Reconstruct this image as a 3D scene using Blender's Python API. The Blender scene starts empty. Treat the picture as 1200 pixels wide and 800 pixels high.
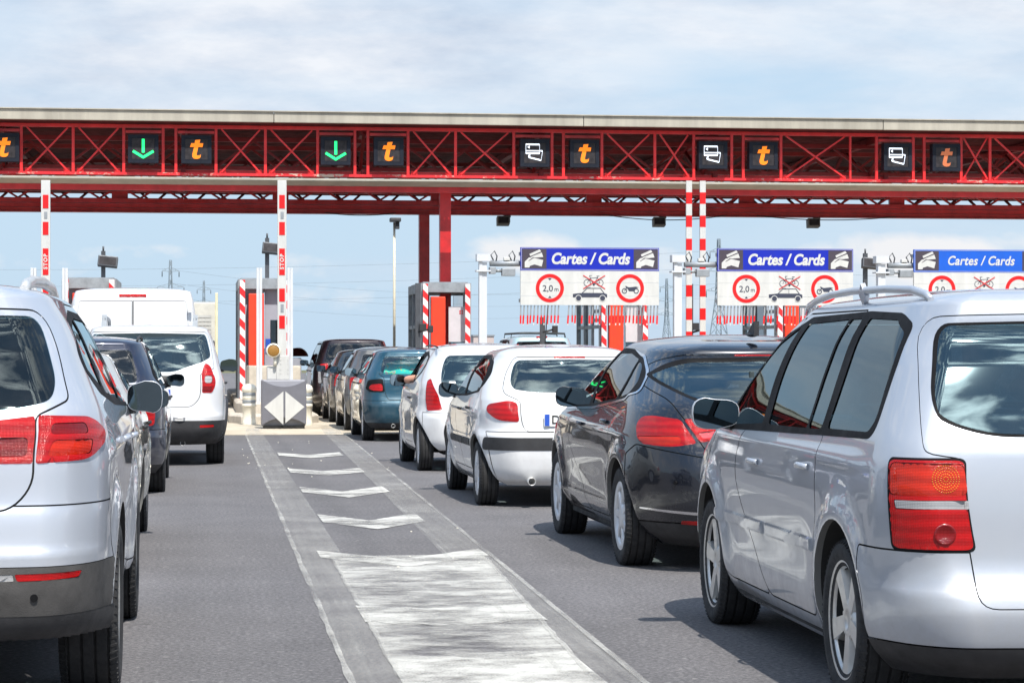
import bpy, bmesh, math, random
import numpy as np
from mathutils import Vector, Matrix
from mathutils.geometry import delaunay_2d_cdt
PI = math.pi
R_ = math.radians
random.seed(7)
scene = bpy.context.scene
col = scene.collection

# ------------------------------------------------------------------ materials
def nodes_of(name):
    m = bpy.data.materials.new(name)
    m.use_nodes = True
    nt = m.node_tree
    return m, nt, nt.nodes['Principled BSDF']

def link(nt, a, ao, b, bi):
    nt.links.new(a.outputs[ao], b.inputs[bi])

def noise(nt, scale, detail=4, rough=.55, coord='Object', stretch=None):
    tc = nt.nodes.new('ShaderNodeTexCoord')
    n = nt.nodes.new('ShaderNodeTexNoise')
    n.inputs['Scale'].default_value = scale
    n.inputs['Detail'].default_value = detail
    n.inputs['Roughness'].default_value = rough
    if stretch:
        mp = nt.nodes.new('ShaderNodeMapping')
        mp.inputs['Scale'].default_value = stretch
        link(nt, tc, coord, mp, 'Vector'); link(nt, mp, 'Vector', n, 'Vector')
    else:
        link(nt, tc, coord, n, 'Vector')
    return n

def ramp(nt, src, out, stops):
    r = nt.nodes.new('ShaderNodeValToRGB')
    el = r.color_ramp.elements
    while len(el) < len(stops):
        el.new(.5)
    for e, (p, c) in zip(el, stops):
        e.position = p
        e.color = (c, c, c, 1) if not isinstance(c, tuple) else (*c[:3], 1)
    link(nt, src, out, r, 'Fac')
    return r

def mixc(nt, fac, a, b, mode='MIX'):
    """fac/a/b are floats, colours or (node, output)."""
    m = nt.nodes.new('ShaderNodeMix'); m.data_type = 'RGBA'; m.blend_type = mode
    for v, i in ((fac, 0), (a, 6), (b, 7)):
        if isinstance(v, tuple) and hasattr(v[0], 'outputs'):
            nt.links.new(v[0].outputs[v[1]], m.inputs[i])
        elif i == 0:
            m.inputs[0].default_value = v
        else:
            m.inputs[i].default_value = (*v[:3], 1)
    return m

def mathn(nt, op, a, b=None, clamp=False):
    m = nt.nodes.new('ShaderNodeMath'); m.operation = op; m.use_clamp = clamp
    for v, i in ((a, 0), (b, 1)):
        if v is None: continue
        if isinstance(v, tuple): nt.links.new(v[0].outputs[v[1]], m.inputs[i])
        else: m.inputs[i].default_value = v
    return m

def bump(nt, b, src, out, strength, dist):
    bn = nt.nodes.new('ShaderNodeBump')
    bn.inputs['Strength'].default_value = strength
    bn.inputs['Distance'].default_value = dist
    link(nt, src, out, bn, 'Height'); link(nt, bn, 'Normal', b, 'Normal')

def mat(name, c, rough=.5, metal=0., var=.12, vscale=6., coat=0., spec=None, bmp=0., bscale=60., stretch=None):
    m, nt, b = nodes_of(name)
    b.inputs['Roughness'].default_value = rough
    b.inputs['Metallic'].default_value = metal
    b.inputs['Coat Weight'].default_value = coat
    b.inputs['Coat Roughness'].default_value = .04
    if spec is not None: b.inputs['Specular IOR Level'].default_value = spec
    n = noise(nt, vscale, 6, .62, stretch=stretch)
    lo = tuple(x * (1 - var) for x in c); hi = tuple(min(1, x * (1 + var)) for x in c)
    r = ramp(nt, n, 'Fac', [(.3, lo), (.7, hi)])
    link(nt, r, 'Color', b, 'Base Color')
    rr = ramp(nt, n, 'Fac', [(.3, min(1, rough * 1.2)), (.7, rough * .85)])
    link(nt, rr, 'Color', b, 'Roughness')
    if bmp:
        n2 = noise(nt, bscale, 3)
        bump(nt, b, n2, 'Fac', bmp, .01)
    return m

def paint(name, c, metal=0., rough=.3, dust=.35, dustc=(.30, .27, .23)):
    """car paint with clear coat, road dust low down, dark trim on the inner face of the panels"""
    m, nt, b = nodes_of(name)
    b.inputs['Metallic'].default_value = metal
    b.inputs['Coat Weight'].default_value = 1.
    b.inputs['Coat Roughness'].default_value = .025
    b.inputs['Coat IOR'].default_value = 1.5
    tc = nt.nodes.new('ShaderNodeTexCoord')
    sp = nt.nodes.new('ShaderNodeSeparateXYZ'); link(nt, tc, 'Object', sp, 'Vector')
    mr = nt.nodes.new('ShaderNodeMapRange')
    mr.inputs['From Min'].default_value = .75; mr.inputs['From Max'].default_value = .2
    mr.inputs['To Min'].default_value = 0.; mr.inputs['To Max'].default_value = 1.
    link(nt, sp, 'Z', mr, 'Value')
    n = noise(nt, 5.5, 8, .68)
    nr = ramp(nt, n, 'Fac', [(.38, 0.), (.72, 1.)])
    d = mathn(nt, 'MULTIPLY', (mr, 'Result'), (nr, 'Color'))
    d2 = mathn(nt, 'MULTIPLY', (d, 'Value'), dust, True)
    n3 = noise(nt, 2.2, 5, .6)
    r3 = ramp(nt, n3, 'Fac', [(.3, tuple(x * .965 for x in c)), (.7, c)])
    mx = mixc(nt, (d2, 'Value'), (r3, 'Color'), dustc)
    geo = nt.nodes.new('ShaderNodeNewGeometry')
    mi = mixc(nt, (geo, 'Backfacing'), (mx, 2), (.17, .17, .165))
    link(nt, mi, 2, b, 'Base Color')
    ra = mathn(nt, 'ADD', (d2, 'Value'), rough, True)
    link(nt, ra, 'Value', b, 'Roughness')
    inv = mathn(nt, 'SUBTRACT', 1., (geo, 'Backfacing'))
    link(nt, inv, 'Value', b, 'Coat Weight')
    me = mathn(nt, 'MULTIPLY', (inv, 'Value'), metal)
    link(nt, me, 'Value', b, 'Metallic')
    return m

def glassmat(name, tint, refl=1.0, rough=.0, base=.015, rcol=(1, 1, 1)):
    m = bpy.data.materials.new(name); m.use_nodes = True
    nt = m.node_tree; nt.nodes.clear()
    out = nt.nodes.new('ShaderNodeOutputMaterial')
    tr = nt.nodes.new('ShaderNodeBsdfTransparent'); tr.inputs['Color'].default_value = (*tint, 1)
    gl = nt.nodes.new('ShaderNodeBsdfGlossy'); gl.inputs['Roughness'].default_value = rough
    gl.inputs['Color'].default_value = (*rcol, 1)
    fr = nt.nodes.new('ShaderNodeFresnel'); fr.inputs['IOR'].default_value = 1.52
    mm = nt.nodes.new('ShaderNodeMath'); mm.operation = 'MULTIPLY_ADD'; mm.inputs[1].default_value = refl; mm.inputs[2].default_value = base; mm.use_clamp = True
    df = nt.nodes.new('ShaderNodeBsdfDiffuse'); df.inputs['Color'].default_value = (.35, .34, .32, 1)
    n = noise(nt, 7, 8, .7)
    nr = ramp(nt, n, 'Fac', [(.42, .0), (.85, .035)])
    m0 = nt.nodes.new('ShaderNodeMixShader')
    mx = nt.nodes.new('ShaderNodeMixShader')
    link(nt, nr, 'Color', m0, 'Fac'); nt.links.new(tr.outputs[0], m0.inputs[1]); nt.links.new(df.outputs[0], m0.inputs[2])
    link(nt, fr, 'Fac', mm, 0); link(nt, mm, 'Value', mx, 'Fac')
    nt.links.new(m0.outputs[0], mx.inputs[1]); nt.links.new(gl.outputs[0], mx.inputs[2])
    nt.links.new(mx.outputs[0], out.inputs['Surface'])
    return m

def lens(name, c, rough=.12, ribs=0., emis=0.):
    m, nt, b = nodes_of(name)
    b.inputs['Roughness'].default_value = rough
    b.inputs['Coat Weight'].default_value = .45; b.inputs['Coat Roughness'].default_value = .02; b.inputs['Specular IOR Level'].default_value = .25
    tc = nt.nodes.new('ShaderNodeTexCoord')
    w = nt.nodes.new('ShaderNodeTexWave'); w.inputs['Scale'].default_value = 62; w.bands_direction = 'X'
    w.inputs['Distortion'].default_value = .6
    w2 = nt.nodes.new('ShaderNodeTexWave'); w2.inputs['Scale'].default_value = 58; w2.bands_direction = 'Z'
    link(nt, tc, 'Object', w, 'Vector'); link(nt, tc, 'Object', w2, 'Vector')
    mu = mathn(nt, 'MULTIPLY', (w, 'Fac'), (w2, 'Fac'))
    n = noise(nt, 9, 3)
    w3 = nt.nodes.new('ShaderNodeTexWave'); w3.inputs['Scale'].default_value = 7; w3.bands_direction = 'Z'; w3.inputs['Distortion'].default_value = 1.5; link(nt, tc, 'Object', w3, 'Vector')
    ad = mathn(nt, 'ADD', (mathn(nt, 'MULTIPLY', (mu, 'Value'), .35), 'Value'), (mathn(nt, 'MULTIPLY', (n, 'Fac'), .35), 'Value'))
    ad = mathn(nt, 'ADD', (ad, 'Value'), (mathn(nt, 'MULTIPLY', (w3, 'Fac'), .35), 'Value'))
    r = ramp(nt, ad, 'Value', [(.2, tuple(x * .55 for x in c)), (.7, c)])
    link(nt, r, 'Color', b, 'Base Color')
    bump(nt, b, mu, 'Value', .35, .004)
    return m

def emit(name, c, s):
    m, nt, b = nodes_of(name)
    b.inputs['Base Color'].default_value = (*[x * .5 for x in c], 1)
    b.inputs['Emission Color'].default_value = (*c, 1)
    b.inputs['Emission Strength'].default_value = s
    # lamp dots
    tc = nt.nodes.new('ShaderNodeTexCoord')
    v = nt.nodes.new('ShaderNodeTexVoronoi'); v.inputs['Scale'].default_value = 38; v.inputs['Randomness'].default_value = 0
    link(nt, tc, 'Object', v, 'Vector')
    r = ramp(nt, v, 'Distance', [(.15, 1.), (.75, .45)])
    mu = mathn(nt, 'MULTIPLY', (r, 'Color'), s)
    link(nt, mu, 'Value', b, 'Emission Strength')
    return m

M = {}
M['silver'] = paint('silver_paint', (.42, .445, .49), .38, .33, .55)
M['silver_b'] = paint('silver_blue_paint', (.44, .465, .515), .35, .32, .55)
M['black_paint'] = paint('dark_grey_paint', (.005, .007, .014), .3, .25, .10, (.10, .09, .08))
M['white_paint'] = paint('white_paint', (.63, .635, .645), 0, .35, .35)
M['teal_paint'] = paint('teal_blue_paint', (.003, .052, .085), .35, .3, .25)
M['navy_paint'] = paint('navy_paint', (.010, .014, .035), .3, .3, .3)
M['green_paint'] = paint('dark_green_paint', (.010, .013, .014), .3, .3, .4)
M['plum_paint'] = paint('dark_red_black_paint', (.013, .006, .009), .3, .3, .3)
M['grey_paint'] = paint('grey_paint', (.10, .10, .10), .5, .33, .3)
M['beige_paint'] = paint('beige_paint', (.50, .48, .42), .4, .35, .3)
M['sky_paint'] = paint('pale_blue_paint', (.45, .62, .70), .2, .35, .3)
M['glass'] = glassmat('car_glass', (.46, .64, .64), 1.0, .012)
M['glass_dark'] = glassmat('tinted_glass', (.14, .26, .28), .95, .012, .01, (.80, .95, 1.))
M['glass_solar'] = glassmat('heat_reflecting_glass', (.16, .32, .37), 1.2, .03, .075, (.66, .92, 1.))
M['glass_clear'] = glassmat('clear_rear_glass', (.66, .86, .85), 1.1, .016, .07, (.75, .95, 1.))
M['plastic'] = mat('black_plastic', (.022, .022, .024), .55, 0, .35, 9, bmp=.15, bscale=300)
M['plastic_dusty'] = mat('dusty_plastic', (.055, .052, .05), .7, 0, .45, 5, bmp=.2, bscale=200)
M['trim'] = mat('black_trim', (.010, .010, .011), .6, 0, .2, 4, spec=.08)
M['gap'] = mat('dark_gap', (.006, .006, .006), .9, 0, .1)
M['rubber'] = mat('tyre_rubber', (.020, .020, .021), .82, 0, .35, 14, bmp=.2, bscale=120)
M['under'] = mat('underbody_black', (.012, .012, .012), .9, 0, .4, 6)
M['alloy'] = mat('alloy_rim', (.60, .59, .57), .35, .6, .15, 7, coat=.3)
M['hubcap'] = mat('silver_hubcap', (.62, .63, .65), .42, .35, .15, 7, coat=.2)
M['chrome'] = mat('chrome_metal', (.75, .75, .77), .12, 1., .06, 5)
M['mirror'] = mat('mirror_silvered', (.12, .16, .19), .02, 1., .03, 3)
M['red_lens'] = lens('red_lens', (.46, .003, .004))
M['red_dark'] = lens('deep_red_lens', (.22, .002, .003))
M['amber_lens'] = lens('amber_red_lens', (.56, .020, .004))
M['amber'] = lens('amber_lens', (.75, .25, .02))
M['clear_lens'] = lens('clear_lens', (.42, .42, .43))
M['pink_lens'] = lens('pale_red_lens', (.78, .10, .12))
M['seat'] = mat('seat_fabric', (.055, .058, .066), .95, 0, .3, 20)
M['seat_pale'] = mat('seat_fabric_grey', (.12, .125, .13), .95, 0, .3, 20)
M['plate'] = mat('plate_white', (.78, .78, .76), .35, 0, .05, 5)
M['plate_blue'] = mat('plate_blue', (.02, .08, .42), .35, 0, .08, 5)
M['ink'] = mat('black_ink', (.012, .012, .014), .5, 0, .1, 5)

# ------------------------------------------------------------------ object helpers
def tag(o, label=None, cat=None, group=None, kind=None):
    if label: o['label'] = label
    if cat: o['category'] = cat
    if group: o['group'] = group
    if kind: o['kind'] = kind
    return o

def empty(name, loc=(0, 0, 0), rz=0., label=None, cat=None, group=None):
    o = bpy.data.objects.new(name, None)
    o.empty_display_size = .2
    col.objects.link(o)
    o.location = loc; o.rotation_euler = (0, 0, rz)
    return tag(o, label, cat, group)

def mesh_obj(name, me, parent=None, loc=None):
    o = bpy.data.objects.new(name, me)
    col.objects.link(o)
    if parent is not None: o.parent = parent
    if loc is not None: o.location = loc
    return o

def kids(o):
    return [c for c in col.objects if c.parent == o]

def copy_tree(o, parent=None):
    c = o.copy(); col.objects.link(c)
    if parent is not None: c.parent = parent
    for ch in list(o.children):
        copy_tree(ch, c)
    return c

class MB:
    """collects shapes into one mesh"""
    def __init__(s):
        s.v = []; s.f = []; s.m = []; s.sm = []; s.cur = 0
    def add(s, vs, fs, smooth=False):
        b = len(s.v)
        s.v += [tuple(v) for v in vs]
        for f in fs:
            s.f.append([i + b for i in f]); s.m.append(s.cur); s.sm.append(smooth)
        return s
    def use(s, i): s.cur = i; return s
    def box(s, x0, x1, y0, y1, z0, z1, bev=0., mtx=None):
        if bev <= 0:
            vs = [(x, y, z) for x in (x0, x1) for y in (y0, y1) for z in (z0, z1)]
            fs = [(0, 1, 3, 2), (4, 6, 7, 5), (0, 4, 5, 1), (2, 3, 7, 6), (0, 2, 6, 4), (1, 5, 7, 3)]
        else:
            bm = bmesh.new()
            bmesh.ops.create_cube(bm, size=1)
            bmesh.ops.scale(bm, vec=(x1 - x0, y1 - y0, z1 - z0), verts=bm.verts)
            bmesh.ops.translate(bm, vec=((x0 + x1) / 2, (y0 + y1) / 2, (z0 + z1) / 2), verts=bm.verts)
            bmesh.ops.bevel(bm, geom=bm.edges[:], offset=bev, segments=2, affect='EDGES', profile=.6)
            bm.verts.index_update()
            vs = [v.co[:] for v in bm.verts]; fs = [[v.index for v in f.verts] for f in bm.faces]
            bm.free()
        if mtx is not None: vs = [(mtx @ Vector(v))[:] for v in vs]
        return s.add(vs, fs)
    def rod(s, a, b, r, n=8, r2=None, cap=True, smooth=True):
        a = Vector(a); b = Vector(b); d = (b - a)
        if d.length < 1e-6: return s
        q = d.to_track_quat('Z', 'Y').to_matrix()
        r2 = r if r2 is None else r2
        vs = []
        for P, rr in ((a, r), (b, r2)):
            for i in range(n):
                t = 2 * PI * i / n
                vs.append((P + q @ Vector((rr * math.cos(t), rr * math.sin(t), 0)))[:])
        fs = [(i, (i + 1) % n, n + (i + 1) % n, n + i) for i in range(n)]
        s.add(vs, fs, smooth)
        if cap:
            s.add(vs[:n], [list(range(n))[::-1]]); s.add(vs[n:], [list(range(n))])
        return s
    def bar(s, a, b, w, h, up=(0, 0, 1)):
        """rectangular bar from a to b; w along side, h along up"""
        a = Vector(a); b = Vector(b); d = (b - a).normalized()
        up = Vector(up)
        if abs(d.dot(up)) > .98: up = Vector((0, 1, 0))
        sx = d.cross(up).normalized(); uz = sx.cross(d).normalized()
        vs = []
        for P in (a, b):
            for i, j in ((-1, -1), (1, -1), (1, 1), (-1, 1)):
                vs.append((P + sx * i * w / 2 + uz * j * h / 2)[:])
        return s.add(vs, [(0, 3, 2, 1), (4, 5, 6, 7), (0, 1, 5, 4), (1, 2, 6, 5), (2, 3, 7, 6), (3, 0, 4, 7)])
    def tube(s, pts, r, n=8, cap=True, flat=1.):
        pts = [Vector(p) for p in pts]
        rings = []
        up = Vector((0, 0, 1))
        for i, p in enumerate(pts):
            d = (pts[min(i + 1, len(pts) - 1)] - pts[max(i - 1, 0)]).normalized()
            u = up if abs(d.dot(up)) < .95 else Vector((1, 0, 0))
            sx = d.cross(u).normalized(); uz = sx.cross(d).normalized()
            rr = r[i] if isinstance(r, (list, tuple)) else r
            rings.append([(p + sx * math.cos(2 * PI * k / n) * rr + uz * math.sin(2 * PI * k / n) * rr * flat)[:] for k in range(n)])
        vs = [v for g in rings for v in g]
        fs = []
        for i in range(len(pts) - 1):
            for k in range(n):
                fs.append((i * n + k, i * n + (k + 1) % n, (i + 1) * n + (k + 1) % n, (i + 1) * n + k))
        s.add(vs, fs, True)
        if cap:
            s.add(rings[0], [list(range(n))[::-1]]); s.add(rings[-1], [list(range(n))])
        return s
    def lathe(s, prof, n=32, axis='Z', c=(0, 0, 0), smooth=True, a0=0, a1=2 * PI):
        """prof = [(r, h)]"""
        vs = []; full = abs(a1 - a0 - 2 * PI) < 1e-6
        m = n if full else n + 1
        for r, h in prof:
            for i in range(m):
                t = a0 + (a1 - a0) * i / n
                x, y = r * math.cos(t), r * math.sin(t)
                if axis == 'Z': v = (x, y, h)
                elif axis == 'X': v = (h, x, y)
                else: v = (x, h, y)
                vs.append((v[0] + c[0], v[1] + c[1], v[2] + c[2]))
        fs = []
        for j in range(len(prof) - 1):
            for i in range(n):
                k = (i + 1) % m
                fs.append((j * m + i, j * m + k, (j + 1) * m + k, (j + 1) * m + i))
        return s.add(vs, fs, smooth)
    def prism(s, poly, d0, d1, plane='XZ', mtx=None):
        """polygon extruded along the axis normal to its plane"""
        n = len(poly)
        def m3(a, b, d):
            return {'XZ': (a, d, b), 'XY': (a, b, d), 'YZ': (d, a, b)}[plane]
        vs = [m3(a, b, d0) for a, b in poly] + [m3(a, b, d1) for a, b in poly]
        if mtx is not None: vs = [(mtx @ Vector(v))[:] for v in vs]
        fs = [list(range(n))[::-1], list(range(n, 2 * n))] + [(i, (i + 1) % n, n + (i + 1) % n, n + i) for i in range(n)]
        return s.add(vs, fs)
    def ball(s, c, r, e=(1, 1), nu=16, nv=10, mtx=None):
        """superellipsoid, r = (rx, ry, rz), e = exponents (<1 boxier)"""
        def sg(x, p): return math.copysign(abs(x) ** p, x)
        vs = []; fs = []
        for j in range(nv + 1):
            ph = -PI / 2 + PI * j / nv
            for i in range(nu):
                t = 2 * PI * i / nu
                v = Vector((r[0] * sg(math.cos(ph), e[0]) * sg(math.cos(t), e[1]), r[1] * sg(math.cos(ph), e[0]) * sg(math.sin(t), e[1]), r[2] * sg(math.sin(ph), e[0])))
                if mtx is not None: v = mtx @ v
                vs.append((v[0] + c[0], v[1] + c[1], v[2] + c[2]))
        for j in range(nv):
            for i in range(nu):
                k = (i + 1) % nu
                fs.append((j * nu + i, j * nu + k, (j + 1) * nu + k, (j + 1) * nu + i))
        return s.add(vs, fs, True)
    def mesh(s, name, mats):
        me = bpy.data.meshes.new(name)
        me.from_pydata(s.v, [], s.f)
        mats = mats if isinstance(mats, (list, tuple)) else [mats]
        for m in mats: me.materials.append(m)
        me.polygons.foreach_set('material_index', s.m)
        me.polygons.foreach_set('use_smooth', s.sm)
        bm = bmesh.new(); bm.from_mesh(me)
        bmesh.ops.remove_doubles(bm, verts=bm.verts, dist=1e-6)
        bmesh.ops.recalc_face_normals(bm, faces=bm.faces)
        bm.to_mesh(me); bm.free()
        me.update()
        return me
    def build(s, name, mats, parent=None, loc=None):
        return mesh_obj(name, s.mesh(name, mats), parent, loc)

def textmesh(body, size, extrude=.001, shear=0., offset=0., align='CENTER', space=1.):
    cu = bpy.data.curves.new('lettering', 'FONT')
    cu.body = body; cu.size = size; cu.extrude = extrude; cu.shear = shear; cu.offset = offset
    cu.align_x = align; cu.align_y = 'CENTER'; cu.space_character = space; cu.resolution_u = 4
    o = bpy.data.objects.new('lettering', cu)
    col.objects.link(o)
    dg = bpy.context.evaluated_depsgraph_get()
    me = bpy.data.meshes.new_from_object(o.evaluated_get(dg))
    bpy.data.objects.remove(o); bpy.data.curves.remove(cu)
    return me

def text_obj(name, body, size, material, parent, loc, rot=(PI / 2, 0, 0), extrude=.001, scale=(1, 1, 1), **k):
    me = textmesh(body, size, extrude, **k)
    me.materials.clear(); me.materials.append(material)
    me.transform(Matrix.LocRotScale(Vector(loc), __import__('mathutils').Euler(rot), Vector(scale)))
    return mesh_obj(name, me, parent)
# ------------------------------------------------------------------ car bodies
def curve(tab):
    if not isinstance(tab, (list, tuple)):
        return lambda q: np.full(np.shape(q), float(tab)) if np.ndim(q) else float(tab)
    xs = np.array([t[0] for t in tab], float); ys = np.array([t[1] for t in tab], float)
    h = np.diff(xs); d = np.diff(ys) / h
    m = np.zeros(len(xs))
    if len(xs) == 2: m[:] = d[0]
    else:
        for i in range(1, len(xs) - 1):
            if d[i - 1] * d[i] > 0:
                w1 = 2 * h[i] + h[i - 1]; w2 = h[i] + 2 * h[i - 1]
                m[i] = (w1 + w2) / (w1 / d[i - 1] + w2 / d[i])
        m[0] = d[0]; m[-1] = d[-1]
    def f(q):
        a = np.atleast_1d(np.asarray(q, float))
        c = np.clip(a, xs[0], xs[-1])
        i = np.clip(np.searchsorted(xs, c, 'right') - 1, 0, len(h) - 1)
        t = (c - xs[i]) / h[i]
        r = (2 * t**3 - 3 * t**2 + 1) * ys[i] + (t**3 - 2 * t**2 + t) * h[i] * m[i] + (-2 * t**3 + 3 * t**2) * ys[i + 1] + (t**3 - t**2) * h[i] * m[i + 1]
        return r if np.ndim(q) else float(r[0])
    return f

def sstep(x):
    x = np.clip(x, 0, 1); return x * x * (3 - 2 * x)

class Skin:
    """Car skin: every height is a rounded-rectangle slice; p runs along it from the middle of the tail
    (0) over the rear corner (1..2) and the side (2..3) to the nose (5); above zt the roof closes in."""
    RV = .9
    def __init__(s, **k):
        d = dict(frx=.35, fry=.5, fbow=.12, rise=.09, tr=.035, tf=.06, D=0., zs=.95, feat=None, rfeat=None, bow=.06, rx=.2, ry=.3, k1=2.6, spine=.55)
        d.update(k); s.__dict__.update(d)
        for n in ('w', 'yr', 'yf', 'rx', 'ry', 'D'): setattr(s, n, curve(getattr(s, n)))
        s.seg = [.55, .45, max(1., s.L - 1.3), .5, .5]
        s.cum = np.concatenate([[0], np.cumsum(s.seg)])
    def U(s, p):
        if np.ndim(p) == 0 and p < 0: return p * s.seg[0]
        if np.ndim(p) == 0 and p > 5: return s.cum[-1] + (p - 5) * s.seg[4]
        return np.interp(p, [0, 1, 2, 3, 4, 5], s.cum)
    def Pinv(s, u): return np.interp(u, s.cum, [0, 1, 2, 3, 4, 5])
    def taper(s, y):
        ya, yb = s.L * .42, s.L * .6
        return 1 - s.tr * np.clip((ya - y) / ya, 0, 1)**2 - s.tf * np.clip((y - yb) / (s.L - yb), 0, 1)**2
    def base(s, p, z):
        y0, y1, hw, rx, ry = s.yr(z), s.yf(z), s.w(z), s.rx(z), s.ry(z)
        t = np.clip(p - 1, 0, 1) * PI / 2; q = np.clip(p - 2, 0, 1)
        t2 = np.clip(p - 3, 0, 1) * PI / 2; q4 = np.clip(p - 4, 0, 1)
        x = np.where(p <= 1, p * (hw - rx), np.where(p <= 2, hw - rx + rx * np.sin(t), np.where(p <= 3, hw, np.where(p <= 4, hw - s.frx + s.frx * np.cos(t2), (hw - s.frx) * (1 - q4)))))
        xn = x / hw
        ys = y0 + s.bow + ry; ye = y1 - s.fbow - s.fry
        y = np.where(p <= 2, y0 + s.bow * xn**2 + ry * (1 - np.cos(t)), np.where(p <= 3, ys + (ye - ys) * q, ye + s.fry * np.sin(t2) + s.fbow * (1 - xn**2)))
        x = x * s.taper(y)
        if s.feat: x = x + s.feat(y, z) * np.clip(xn, 0, 1)**6
        if s.rfeat: y = y + s.rfeat(x, z) * (1 - sstep((p - 1.2) / .8))
        return np.stack([x, y, z + 0 * x], -1)
    def warp(s, P):
        g = sstep((P[:, 2] - s.zs) / (s.zt - s.zs))
        P[:, 2] += s.D(P[:, 1]) * g
        return P
    def pos(s, p, v):
        p = np.asarray(p, float); v = np.asarray(v, float)
        z = np.minimum(v, s.zt)
        P = s.base(p, z)
        t = np.clip((v - s.zt) / s.RV, 0, 1)
        k = t > 0
        if k.any():
            E = P[k]; tt = t[k][:, None]; pk = p[k]
            T = (E - s.base(pk, z[k] - .03)) / .03
            r0 = float(s.yr(s.zt)) + s.spine; r1 = float(s.yf(s.zt)) - s.spine
            Cy = r0 + (r1 - r0) * sstep((E[:, 1] - (r0 - s.spine)) / (r1 - r0 + 2 * s.spine)) * .999
            Cy = np.clip(E[:, 1], r0, r1) * .5 + Cy * .5
            mid = (r0 + r1) / 2; hl = (r1 - r0) / 2
            H = s.rise * (1 - .25 * ((Cy - mid) / hl)**2)
            C = np.stack([0 * Cy, Cy, s.zt + H], -1)
            m0 = T * (s.k1 * s.rise); m1 = (C - E) * 1.15; m1[:, 2] = 0
            h00 = 2 * tt**3 - 3 * tt**2 + 1; h10 = tt**3 - 2 * tt**2 + tt; h01 = -2 * tt**3 + 3 * tt**2; h11 = tt**3 - tt**2
            P[k] = h00 * E + h10 * m0 + h01 * C + h11 * m1
        return s.warp(P)
    def nrm(s, p, v):
        e = 4e-3
        pa = np.clip(p - e, 0, 5); pb = np.clip(p + e, 0, 5)
        va = np.clip(v - e, s.zb, s.zt + s.RV); vb = np.clip(v + e, s.zb, s.zt + s.RV)
        n = np.cross(s.pos(pb, v) - s.pos(pa, v), s.pos(p, vb) - s.pos(p, va))
        l = np.linalg.norm(n, axis=1, keepdims=True); bad = l[:, 0] < 1e-12
        n = n / np.maximum(l, 1e-12); n[bad] = (0, 0, 1)
        return n
    def to2(s, pt):
        kind, a, z = pt
        if kind == 'P': return float(s.U(a)), z
        zu = z
        y = a if kind == 'S' else float(s.yf(z) if kind == 'F' else s.yr(z))
        for _ in range(12):
            zu = z - float(s.D(y)) * float(sstep((zu - s.zs) / (s.zt - s.zs)))
            zu = min(max(zu, s.zb), s.zt)
            if kind == 'R':
                y = float(s.yr(zu)) + s.bow * min(1, (a / float(s.w(zu)))**2)
        y0, y1, hw, rx, ry = (float(f(zu)) for f in (s.yr, s.yf, s.w, s.rx, s.ry))
        ys = y0 + s.bow + ry; ye = y1 - s.fbow - s.fry
        if kind == 'S':
            if a >= ye: p = 3 + math.asin(min(1, (a - ye) / s.fry)) / (PI / 2)
            elif a >= ys: p = 2 + (a - ys) / (ye - ys)
            else: p = 1 + math.acos(max(-1, min(1, 1 - (a - y0 - s.bow) / ry))) / (PI / 2)
        elif kind == 'F':
            x = a / float(s.taper(y1))
            p = 4 + (1 - x / (hw - s.frx)) if x <= hw - s.frx else 3 + math.acos(min(1, (x - hw + s.frx) / s.frx)) / (PI / 2)
        else:
            x = a / float(s.taper(y))
            p = x / (hw - rx) if x <= hw - rx else 1 + math.asin(min(1, (x - hw + rx) / rx)) / (PI / 2)
        return float(s.U(p)), zu

def fillet(pts, r, n=5):
    out = []; N = len(pts)
    for i in range(N):
        a, b, c = (np.array(pts[j % N], float) for j in (i - 1, i, i + 1))
        rr = r[i] if isinstance(r, (list, tuple)) else r
        la, lc = np.linalg.norm(a - b), np.linalg.norm(c - b)
        d = min(rr, la * .48, lc * .48)
        if d < 1e-4: out.append(tuple(b)); continue
        p0 = b + (a - b) / la * d; p1 = b + (c - b) / lc * d
        for k in range(n + 1):
            t = k / n
            out.append(tuple((1 - t)**2 * p0 + 2 * t * (1 - t) * b + t * t * p1))
    return out

def densify(pts, step):
    out = []; N = len(pts)
    for i in range(N):
        a = np.array(pts[i]); b = np.array(pts[(i + 1) % N])
        n = max(1, int(math.ceil(np.linalg.norm(b - a) / step)))
        for k in range(n): out.append(tuple(a + (b - a) * k / n))
    return out

def inflate(pts, d):
    P = np.array(pts)
    A = .5 * np.sum(P[:, 0] * np.roll(P[:, 1], -1) - np.roll(P[:, 0], -1) * P[:, 1])
    sg = 1 if A > 0 else -1
    e = np.roll(P, -1, 0) - P
    e /= np.maximum(np.linalg.norm(e, axis=1, keepdims=True), 1e-9)
    n = np.stack([e[:, 1], -e[:, 0]], -1) * sg
    m = n + np.roll(n, 1, 0)
    m /= np.maximum(np.linalg.norm(m, axis=1, keepdims=True), .35)
    return [tuple(q) for q in P + m * d]

def inside(pts, poly):
    x, y = pts[:, 0], pts[:, 1]
    P = np.array(poly); Q = np.roll(P, -1, 0)
    c = np.zeros(len(pts), bool)
    for (x0, y0), (x1, y1) in zip(P, Q):
        if y0 == y1: continue
        k = (y0 > y) != (y1 > y)
        c ^= k & (x < (x1 - x0) * (y - y0) / (y1 - y0) + x0)
    return c

def circ(y, z, r, n=40):
    return [('S', y + r * math.cos(2 * PI * i / n), z + r * math.sin(2 * PI * i / n)) for i in range(n)]

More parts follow.
